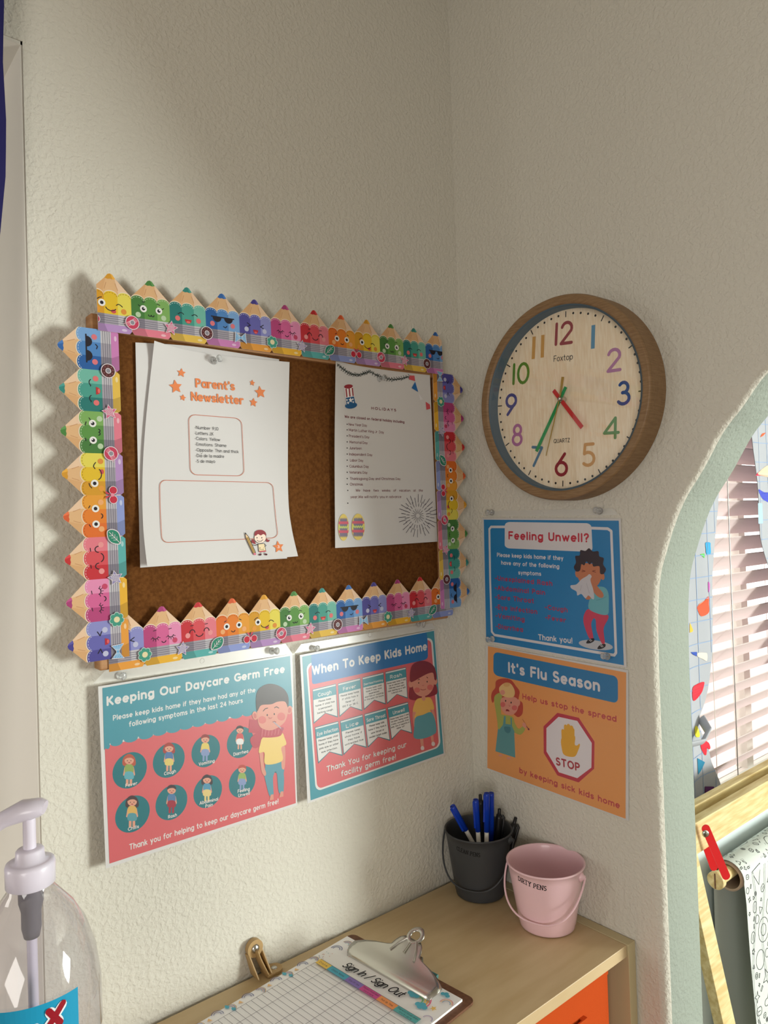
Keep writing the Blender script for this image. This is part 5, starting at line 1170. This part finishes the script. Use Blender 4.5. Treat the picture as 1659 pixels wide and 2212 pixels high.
cv.text_uv('X', (.006, zl-.0240), (.0215, zl-.0215), .0185, (236, 240, 244), w=.42, shear=.25); cv.up(3); cv.text_uv('X', (.006, zl-.0240), (.0215, zl-.0215), .0185, (150, 16, 34), w=.26, shear=.25)
cv.build('label', bt)

# ================================================================== NAVY CURTAIN at the far left, inside the opening
def interp(tab, z):
    if z <= tab[0][0]: return tab[0][1]
    for (a, x), (b2, y) in zip(tab, tab[1:]):
        if z <= b2: return x+(y-x)*(z-a)/(b2-a)
    return tab[-1][1]
def curtain(name, label, cat, z0, z1, right, left, Y, amp, folds, m, nz=36, nx=40, th=.0012):
    mb = MB()
    for o in (0, th):
        vs = []
        for j in range(nz+1):
            z = z0+(z1-z0)*j/nz; a, b2 = interp(left, z), interp(right, z)
            for i in range(nx+1): s_ = i/nx; vs.append((a+(b2-a)*s_, Y+amp*math.sin(s_*folds*2*math.pi+.6*math.sin(j*.15))+o, z))
        fs = [(j*(nx+1)+i, j*(nx+1)+i+1, (j+1)*(nx+1)+i+1, (j+1)*(nx+1)+i) for j in range(nz) for i in range(nx)]
        mb.add(vs, fs if not o else [f[::-1] for f in fs], 0, smooth=True)
    o = mb.build(name, m, fix=False, label=label, category=None) if False else mb.build(name, m, fix=False, label=label, cat=cat); return o
curtain('navy_curtain', 'navy blue curtain edge at the far upper left of the picture', 'curtain', 1.0, 2.15, [(1.0, -.93), (1.4, -.82), (1.6, -.776), (1.72, -.7575), (1.80, -.7495), (1.86, -.7478), (1.93, -.7500), (2.0, -.7470), (2.15, -.747)], [(1.0, -1.05), (1.6, -1.1), (2.15, -1.15)], -.03, .008, 6, M['navy'])

# ================================================================== BLIND on the kitchen window
bl = thing('window_blind', 'white horizontal slat blind on the bright kitchen window beyond the arch', 'blind', (WX0+.01, -.012, WZ1))
PT = .0482; z_top = 2.0; zb = .655; ang = R(50); hw_ = .0255
xs0, xs1 = WX0+.006, WX1-.006
def slat_mesh():
    mb = MB(); sec = []
    for k in range(5): a = -1+k/2; sec.append((a*hw_, .0018*(1-a*a)))
    pr = [(x, z+.0013) for x, z in sec]+[(x, z-.0013) for x, z in sec[::-1]]
    R2 = [(-(x*math.cos(ang))-z*math.sin(ang)*0, x*math.sin(ang)+z) for x, z in pr]
    n = len(R2); mb.add([(xs0, y, z) for y, z in R2]+[(xs1, y, z) for y, z in R2], [(i, (i+1) % n, n+(i+1) % n, n+i) for i in range(n)]+[tuple(range(n))[::-1], tuple(range(n, 2*n))]); return mb.mesh('slat', M['slat'])
sm_ = slat_mesh(); i = 0; z = 1.3625+PT*13
while z > zb+.03:
    o = link('slat', sm_, bl); o.location = Vector((0, -.000, z))-bl.location; z -= PT
MB().box((xs0, -.026, zb-.008), (xs1, .024, zb+.010)).build('bottom_rail', M['slat'], bl, bevel=.002)
MB().box((xs0, -.030, 1.985), (xs1, .028, 2.02)).build('head_rail', M['slat'], bl)
for x in (.86, 1.28, 1.70):
    for y in (-.0205, .0205): MB().tube([(x, y, zb), (x, y, 1.99)], .0008, 6).build('ladder_cord', M['jamb'], bl)
MB().tube([(.952, -.030, zb+.02), (.960, -.030, 1.99)], .0014, 8).build('lift_cord', M['dsteel'], bl)

# ================================================================== PRINTED KITCHEN CURTAINS
M['cloth'] = mat('white_curtain_cloth', (172, 174, 182), .85)
M['cloth'].node_tree.nodes['Principled BSDF'].inputs['Subsurface Weight'].default_value = 0
def hcl(u, v): return .0035*math.sin((u-.6)*42+.6*math.sin(v*6))
S = Sheet('A', .055, (0, 0, 1), h=hcl)
ct = thing('printed_curtain', 'white grid-patterned curtain with printed crayons tied back beside the arch', 'curtain', (.70, -.055, .70))
redge = [(.60, .772), (.66, .800), (.74, .800), (.80, .765), (.845, .752), (.88, .728), (.905, .712), (.96, .755), (1.07, .785), (1.24, .800), (1.40, .852), (1.7, .91), (2.05, .95)]
def cl_sheet(parent, left, right, z0, z1, nz=50, nx=18, S=S):
    mb = MB()
    for o in (0, -.0012):
        vs = []
        for j in range(nz+1):
            z = z0+(z1-z0)*j/nz; a, b2 = left(z), interp(right, z); vs += [S.p3(a+(b2-a)*i/nx, z, o) for i in range(nx+1)]
        fs = [(j*(nx+1)+i, j*(nx+1)+i+1, (j+1)*(nx+1)+i+1, (j+1)*(nx+1)+i) for j in range(nz) for i in range(nx)]
        mb.add(vs, fs if not o else [f[::-1] for f in fs], 0, smooth=True)
    mb.build('cloth', M['cloth'], parent, fix=False)
cl_sheet(ct, lambda z: .55, redge, .60, 2.05)
GLN = (140, 165, 205)
def gl(S, x0, x1, redge, z0, z1):
    S.base = .0009; z = z0; g = .052
    while z < z1:
        a = min(x1, interp(redge, z)-.002); S.line([(x0, z), (a, z+.004)], .0016, GLN, conv=False, cap=False, sub=.006, up=False); z += g
    x = x0+.01
    while x < x1:
        q = z0; seg = []
        while q < z1:
            if x < interp(redge, q)-.003: seg.append((x, q))
            else:
                if len(seg) > 1: S.line(seg, .0016, GLN, conv=False, cap=False, up=False)
                seg = []
            q += .012
        if len(seg) > 1: S.line(seg, .0016, GLN, conv=False, cap=False, up=False)
        x += g
    S.up()
gl(S, .56, .95, redge, .62, 2.0)
k3 = lambda pts: [(1380+x/4.254, 880+y/4.254) for x, y in pts]; k4 = lambda pts: [(1380+x/5.53, 1400+y/5.53) for x, y in pts]
S.blob(k3([(535, 1830), (590, 1790), (637, 1738), (640, 1800), (640, 1885), (575, 1920), (545, 1880)]), (236, 82, 40)); S.poly(k3([(548, 1808), (636, 1752), (636, 1760), (552, 1818)]), (246, 140, 110))
S.blob(k3([(610, 1245), (652, 1243), (655, 1275), (658, 1300), (655, 1345), (620, 1348), (614, 1300)]), (58, 160, 214)); S.poly(k3([(560, 1350), (600, 1342), (600, 1385)]), (96, 200, 90)); S.blob(k3([(634, 1606), (648, 1620), (648, 1670), (638, 1700)]), (196, 96, 180))
S.poly(k3([(465, 1975), (496, 2045), (490, 2062), (464, 2070)]), (232, 184, 70))
S.poly(k4([(615, 48), (690, 45), (690, 98), (640, 76)]), (52, 82, 176)); S.blob(k4([(700, 58), (780, 55), (812, 70), (808, 150), (760, 130), (700, 100)]), (240, 220, 200))
S.blob(k4([(638, 480), (700, 425), (770, 402), (775, 440), (740, 540), (650, 630)]), (222, 44, 62)); S.blob(k4([(664, 955), (690, 930), (720, 1010), (718, 1060), (672, 1050)]), (226, 216, 60))
S.blob(k4([(740, 1130), (780, 1105), (830, 1130), (850, 1190), (830, 1210), (812, 1190), (800, 1275), (770, 1260), (738, 1190)]), (222, 36, 56))
S.poly(k4([(695, 1312), (785, 1362), (740, 1460), (704, 1510)]), (40, 128, 164))
S.poly(k4([(785, 1652), (890, 1652), (915, 1748), (800, 1810), (780, 1740)]), (92, 40, 96)); S.poly(k4([(790, 1688), (900, 1688), (902, 1696), (790, 1697)]), (150, 110, 150))
S.build('print', ct)
MB().tube([(.60, -.085, .885), (.66, -.088, .880), (.705, -.080, .895), (.722, -.055, .915)], (.004, .012), 12).build('tie_band', M['cloth'], ct)
def hcr(u, v): return .0035*math.sin((u-1.0)*42+.5*math.sin(v*6))
S2 = Sheet('A', .060, (0, 0, 1), h=hcr)
c2 = thing('printed_curtain', 'white grid-patterned curtain at the right edge of the kitchen window', 'curtain', (1.3, -.06, .9))
ledge = [(.9, 1.30), (1.0, 1.24), (1.15, 1.16), (1.24, 1.125), (1.33, 1.072), (1.46, 1.068), (1.56, 1.040), (1.75, 1.01), (2.05, .985)]
mb = MB(); nz, nx = 40, 20
for o in (0, -.0012):
    vs = []
    for j in range(nz+1):
        z = .9+1.15*j/nz; a = interp(ledge, z); vs += [S2.p3(a+(1.75-a)*i/nx, z, o) for i in range(nx+1)]
    fs = [(j*(nx+1)+i, j*(nx+1)+i+1, (j+1)*(nx+1)+i+1, (j+1)*(nx+1)+i) for j in range(nz) for i in range(nx)]
    mb.add(vs, fs if not o else [f[::-1] for f in fs], 0, smooth=True)
mb.build('cloth', M['cloth'], c2, fix=False); S2.base = .0009
z = .96
while z < 2: S2.line([(interp(ledge, z)+.004, z), (1.7, z+.01)], .0016, GLN, conv=False, cap=False, sub=.006, up=False); z += .052
for i in range(12):
    x = 1.03+i*.052; pts = [(x, .95+.012*k) for k in range(88) if interp(ledge, .95+.012*k) < x-.004]
    if len(pts) > 1: S2.line(pts, .0016, GLN, conv=False, cap=False, up=False)
S2.up()
S2.poly(k3([(1113, 275), (1130, 240), (1165, 232), (1140, 262)]), (238, 100, 60)); S2.poly(k3([(1068, 628), (1090, 600), (1122, 628)]), (220, 52, 84)); S2.blob(k3([(1095, 600), (1187, 530), (1230, 560), (1230, 640), (1120, 628)]), (240, 204, 176))
S2.blob(k3([(1098, 755), (1150, 780), (1220, 790), (1220, 870), (1180, 870), (1125, 830)]), (74, 84, 196)); S2.poly(k3([(1092, 880), (1130, 880), (1138, 1065), (1096, 1070)]), (170, 206, 230))
S2.build('print', c2)

# ================================================================== EASEL WITH PAPER ROLL (beyond the arch)
ea = thing('wooden_easel', 'pine wood easel with two top rails under the kitchen window', 'easel', (.7, -.2, ZF))
EX0, EX1 = .345, .98
MB().box((EX0+.045, -.200, .7425), (EX1-.04, -.180, .803)).build('top_rail', M['pine'], ea, bevel=.0015)
MB().box((EX0+.045, -.158, .7425), (EX1-.04, -.138, .803)).build('top_rail', M['pine'], ea, bevel=.0015)
def leg(x0, x1, ytop, ybot):
    dy = ybot-ytop; L = [(x0, ytop, .803), (x1, ytop, .803), (x1, ytop+.02, .803), (x0, ytop+.02, .803)]
    mb = MB(); Bm = [(x, y+dy, ZF+.001) for x, y, z in L]; mb.add(L+Bm, [(0, 1, 2, 3), (7, 6, 5, 4), (0, 4, 5, 1), (1, 5, 6, 2), (2, 6, 7, 3), (3, 7, 4, 0)]); 
    o = mb.build('leg', M['pine'], ea, bevel=.001)
    for t in (.33, .66):
        xx = x0+(x1-x0)*t; mb = MB(); mb.add([(xx, ytop-.0006, .80), (xx+.003, ytop-.0006, .80), (xx+.003, ytop+dy-.0006, ZF+.002), (xx, ytop+dy-.0006, ZF+.002)], [(0, 1, 2, 3)])
for x in (EX0, EX1-.04): leg(x, x+.040, -.200, -.43); leg(x, x+.040, -.158, .02-.1)
MB().box((EX0+.042, -.1420, .28), (EX1-.042, -.1300, .742)).build('white_board', M['whiteboard'], ea)
# roll: hangs on a dowel from straps
TX0, TX1, TY, TZ, TR = .545, .93, -.1900, .650, .029
dn = thing('roll_dowel', 'round wooden dowel with split end holding the paper roll on the easel', 'dowel', (.5, TY, TZ+.010))
mb = MB(); mb.tube([(.492, TY, TZ+.009), (.955, TY, TZ+.009)], .0128, 24); mb.build('rod', M['pine'], dn)
MB().lathe([(0, 0), (.0160, 0), (.0172, .0015), (.0172, .012), (.0128, .0125), (.0125, .004), (0, .004)], (.4895, TY, TZ+.009), (1, 0, 0), 32).build('end_knob', M['pine'], dn)
MB().box((.4885, TY-.0012, TZ-.006), (.4900, TY+.0012, TZ+.024)).build('split_line', M['brownboard'], dn)
pr = thing('paper_roll', 'roll of white paper printed with black line doodles hanging over a cardboard tube', 'paper roll', (.7, TY, TZ))
MB().lathe([(TR-.0045, 0), (TR, 0), (TR, TX1-TX0), (TR-.0045, TX1-TX0), (TR-.0045, 0)], (TX0, TY, TZ), (1, 0, 0), 40).build('cardboard_tube', M['card'], pr)
prof = [(TY-.034-.0425, ZF+.25)]+[(TY-.030-.042*(1-(k/14))**1.6-.004, .02+(TZ-.02)*k/14) for k in range(0, 14)]
prof += [(TY-(TR+.003)*math.cos(R(a)), TZ+(TR+.003)*math.sin(R(a))) for a in range(-10, 190, 12)]
prof += [(TY+.031+.0004*k, TZ-.04*k) for k in range(1, 11)]
prof = prof[1:]
M['sheet2'] = mat('doodle_paper', (208, 214, 209), .7)
mb = MB(); n = len(prof)
for o in (0, .0006):
    vs = []
    for i, (y, z) in enumerate(prof):
        a = prof[max(i-1, 0)]; c = prof[min(i+1, n-1)]; dy, dz = c[0]-a[0], c[1]-a[1]; l = math.hypot(dy, dz)
        for x in (TX0+.001, TX1-.001): vs.append((x, y-o*dz/l, z+o*dy/l))
    fs = [(2*i, 2*i+1, 2*i+3, 2*i+2) for i in range(n-1)]; mb.add(vs, fs, 0, smooth=True)
dsh = mb.build('draped_sheet', M['sheet2'], pr, fix=False)
# doodles follow the sheet: (u along x, v arc length)
sarc = [0]
for a, c in zip(prof, prof[1:]): sarc.append(sarc[-1]+math.hypot(c[0]-a[0], c[1]-a[1]))
def dood(u, v, o):
    v = max(0, min(v, sarc[-1]-1e-6)); i = max(k for k in range(len(sarc)-1) if sarc[k] <= v); f = (v-sarc[i])/(sarc[i+1]-sarc[i]); a, c = prof[i], prof[i+1]; l = math.hypot(c[0]-a[0], c[1]-a[1])
    return Vector((TX0+u, a[0]+(c[0]-a[0])*f-(c[1]-a[1])/l*(o+.001), a[1]+(c[1]-a[1])*f+(c[0]-a[0])/l*(o+.001)))
cv = Canvas(dood); rnd = random.Random(7); DK = (46, 46, 52)
vtop = sarc[14]+.02; occ = []
def put(pts, w=.0011, c=DK): cv.line(pts, w, c, conv=False, cap=False, sub=.012, up=False)
tries = 0
while tries < 2600 and len(occ) < 330:
    tries += 1; u = .006+rnd.random()*(TX1-TX0-.012); v = vtop-.48*rnd.random()**.8+.07; r = rnd.choice((.005, .007, .010, .013, .018) if len(occ) > 30 else (.022, .028, .034))
    if any((u-a)**2+(v-b2)**2 < (r+q)**2 for a, b2, q in occ) or u < r or u > TX1-TX0-r: continue
    occ.append((u, v, r)); k = rnd.randrange(8); ro = rnd.random()*360; g = r*.86
    P4 = lambda ang, q: (u+q*math.cos(R(ang+ro)), v+q*math.sin(R(ang+ro)))
    if k == 0: put([P4(a, g*(1 if a % 90 == 0 else .38)) for a in range(0, 361, 45)])
    elif k == 1: put([P4(a, g) for a in range(0, 361, 24)])
    elif k == 2: put([P4(a, g) for a in (0, 120, 240, 360)])
    elif k == 3: put([P4(a, g) for a in (20, 160, 200, 340, 380)])
    elif k == 4: put([P4(a, g*(1, .5)[(a//36) % 2]) for a in range(0, 361, 36)])
    elif k == 5: put([P4(a, g*(.62+.38*abs(math.cos(R(a))))) for a in range(0, 361, 20)]); put([P4(0, g*.5), P4(180, g*.5)])
    elif k == 6: put([P4(a, g) for a in range(0, 361, 24)]); put([P4(a, g*.5) for a in range(0, 361, 40)])
    else: put([P4(a, g*(.7+.3*math.cos(R(3*a)))) for a in range(0, 361, 15)])
for k in range(7):
    u = .02+.055*k; put([(u+.02*math.sin(t*.5+k), vtop+.05-.03*t) for t in range(14)], .0008, (120, 120, 126)); put([(u+.006+.02*math.sin(t*.5+k), vtop+.05-.03*t) for t in range(14)], .0008, (120, 120, 126))
cv.up(); cv.build('doodle_print', dsh)
# red straps
st = thing('red_strap', 'red strap screwed to the easel rail end and looped round the dowel', 'strap', (.43, -.21, .78))
sc = Vector((.4330, -.2040, .7770))
def band(x0, pts, w=.0075): MB().tube(pts, (.0012, w), 8, flat=(0, -1, 0)).build('band', M['redstrap'], st)
f0, f1 = at_depth(1525, 1790, 1.40), at_depth(1569, 1893, 1.42)
b0, b1 = at_depth(1522, 1815, 1.43), at_depth(1543, 1874, 1.45)
tw = DR.copy()
def fband(a, c, w):
    d = (c-a).normalized(); n_ = -DR; q = d.cross(n_).normalized()*w; P = [a-q, a+q, c+q, c-q]
    top = [a+q*math.cos(R(t))-d*w*math.sin(R(t)) for t in range(0, 181, 20)]; bot = [c-q*math.cos(R(t))+d*w*math.sin(R(t)) for t in range(0, 181, 20)]
    MB().prism(top+bot, -n_*.0022).build('band', M['redstrap'], st)
fband(b0, b1, .0080); fband(f0, f1, .0078)
s_c = at_depth(1524, 1801, 1.397); MB().lathe([(0, .0022), (.004, .002), (.0068, .0006), (.0070, 0), (0, 0)], s_c, -DR, 24).build('screw_washer', M['steel'], st)
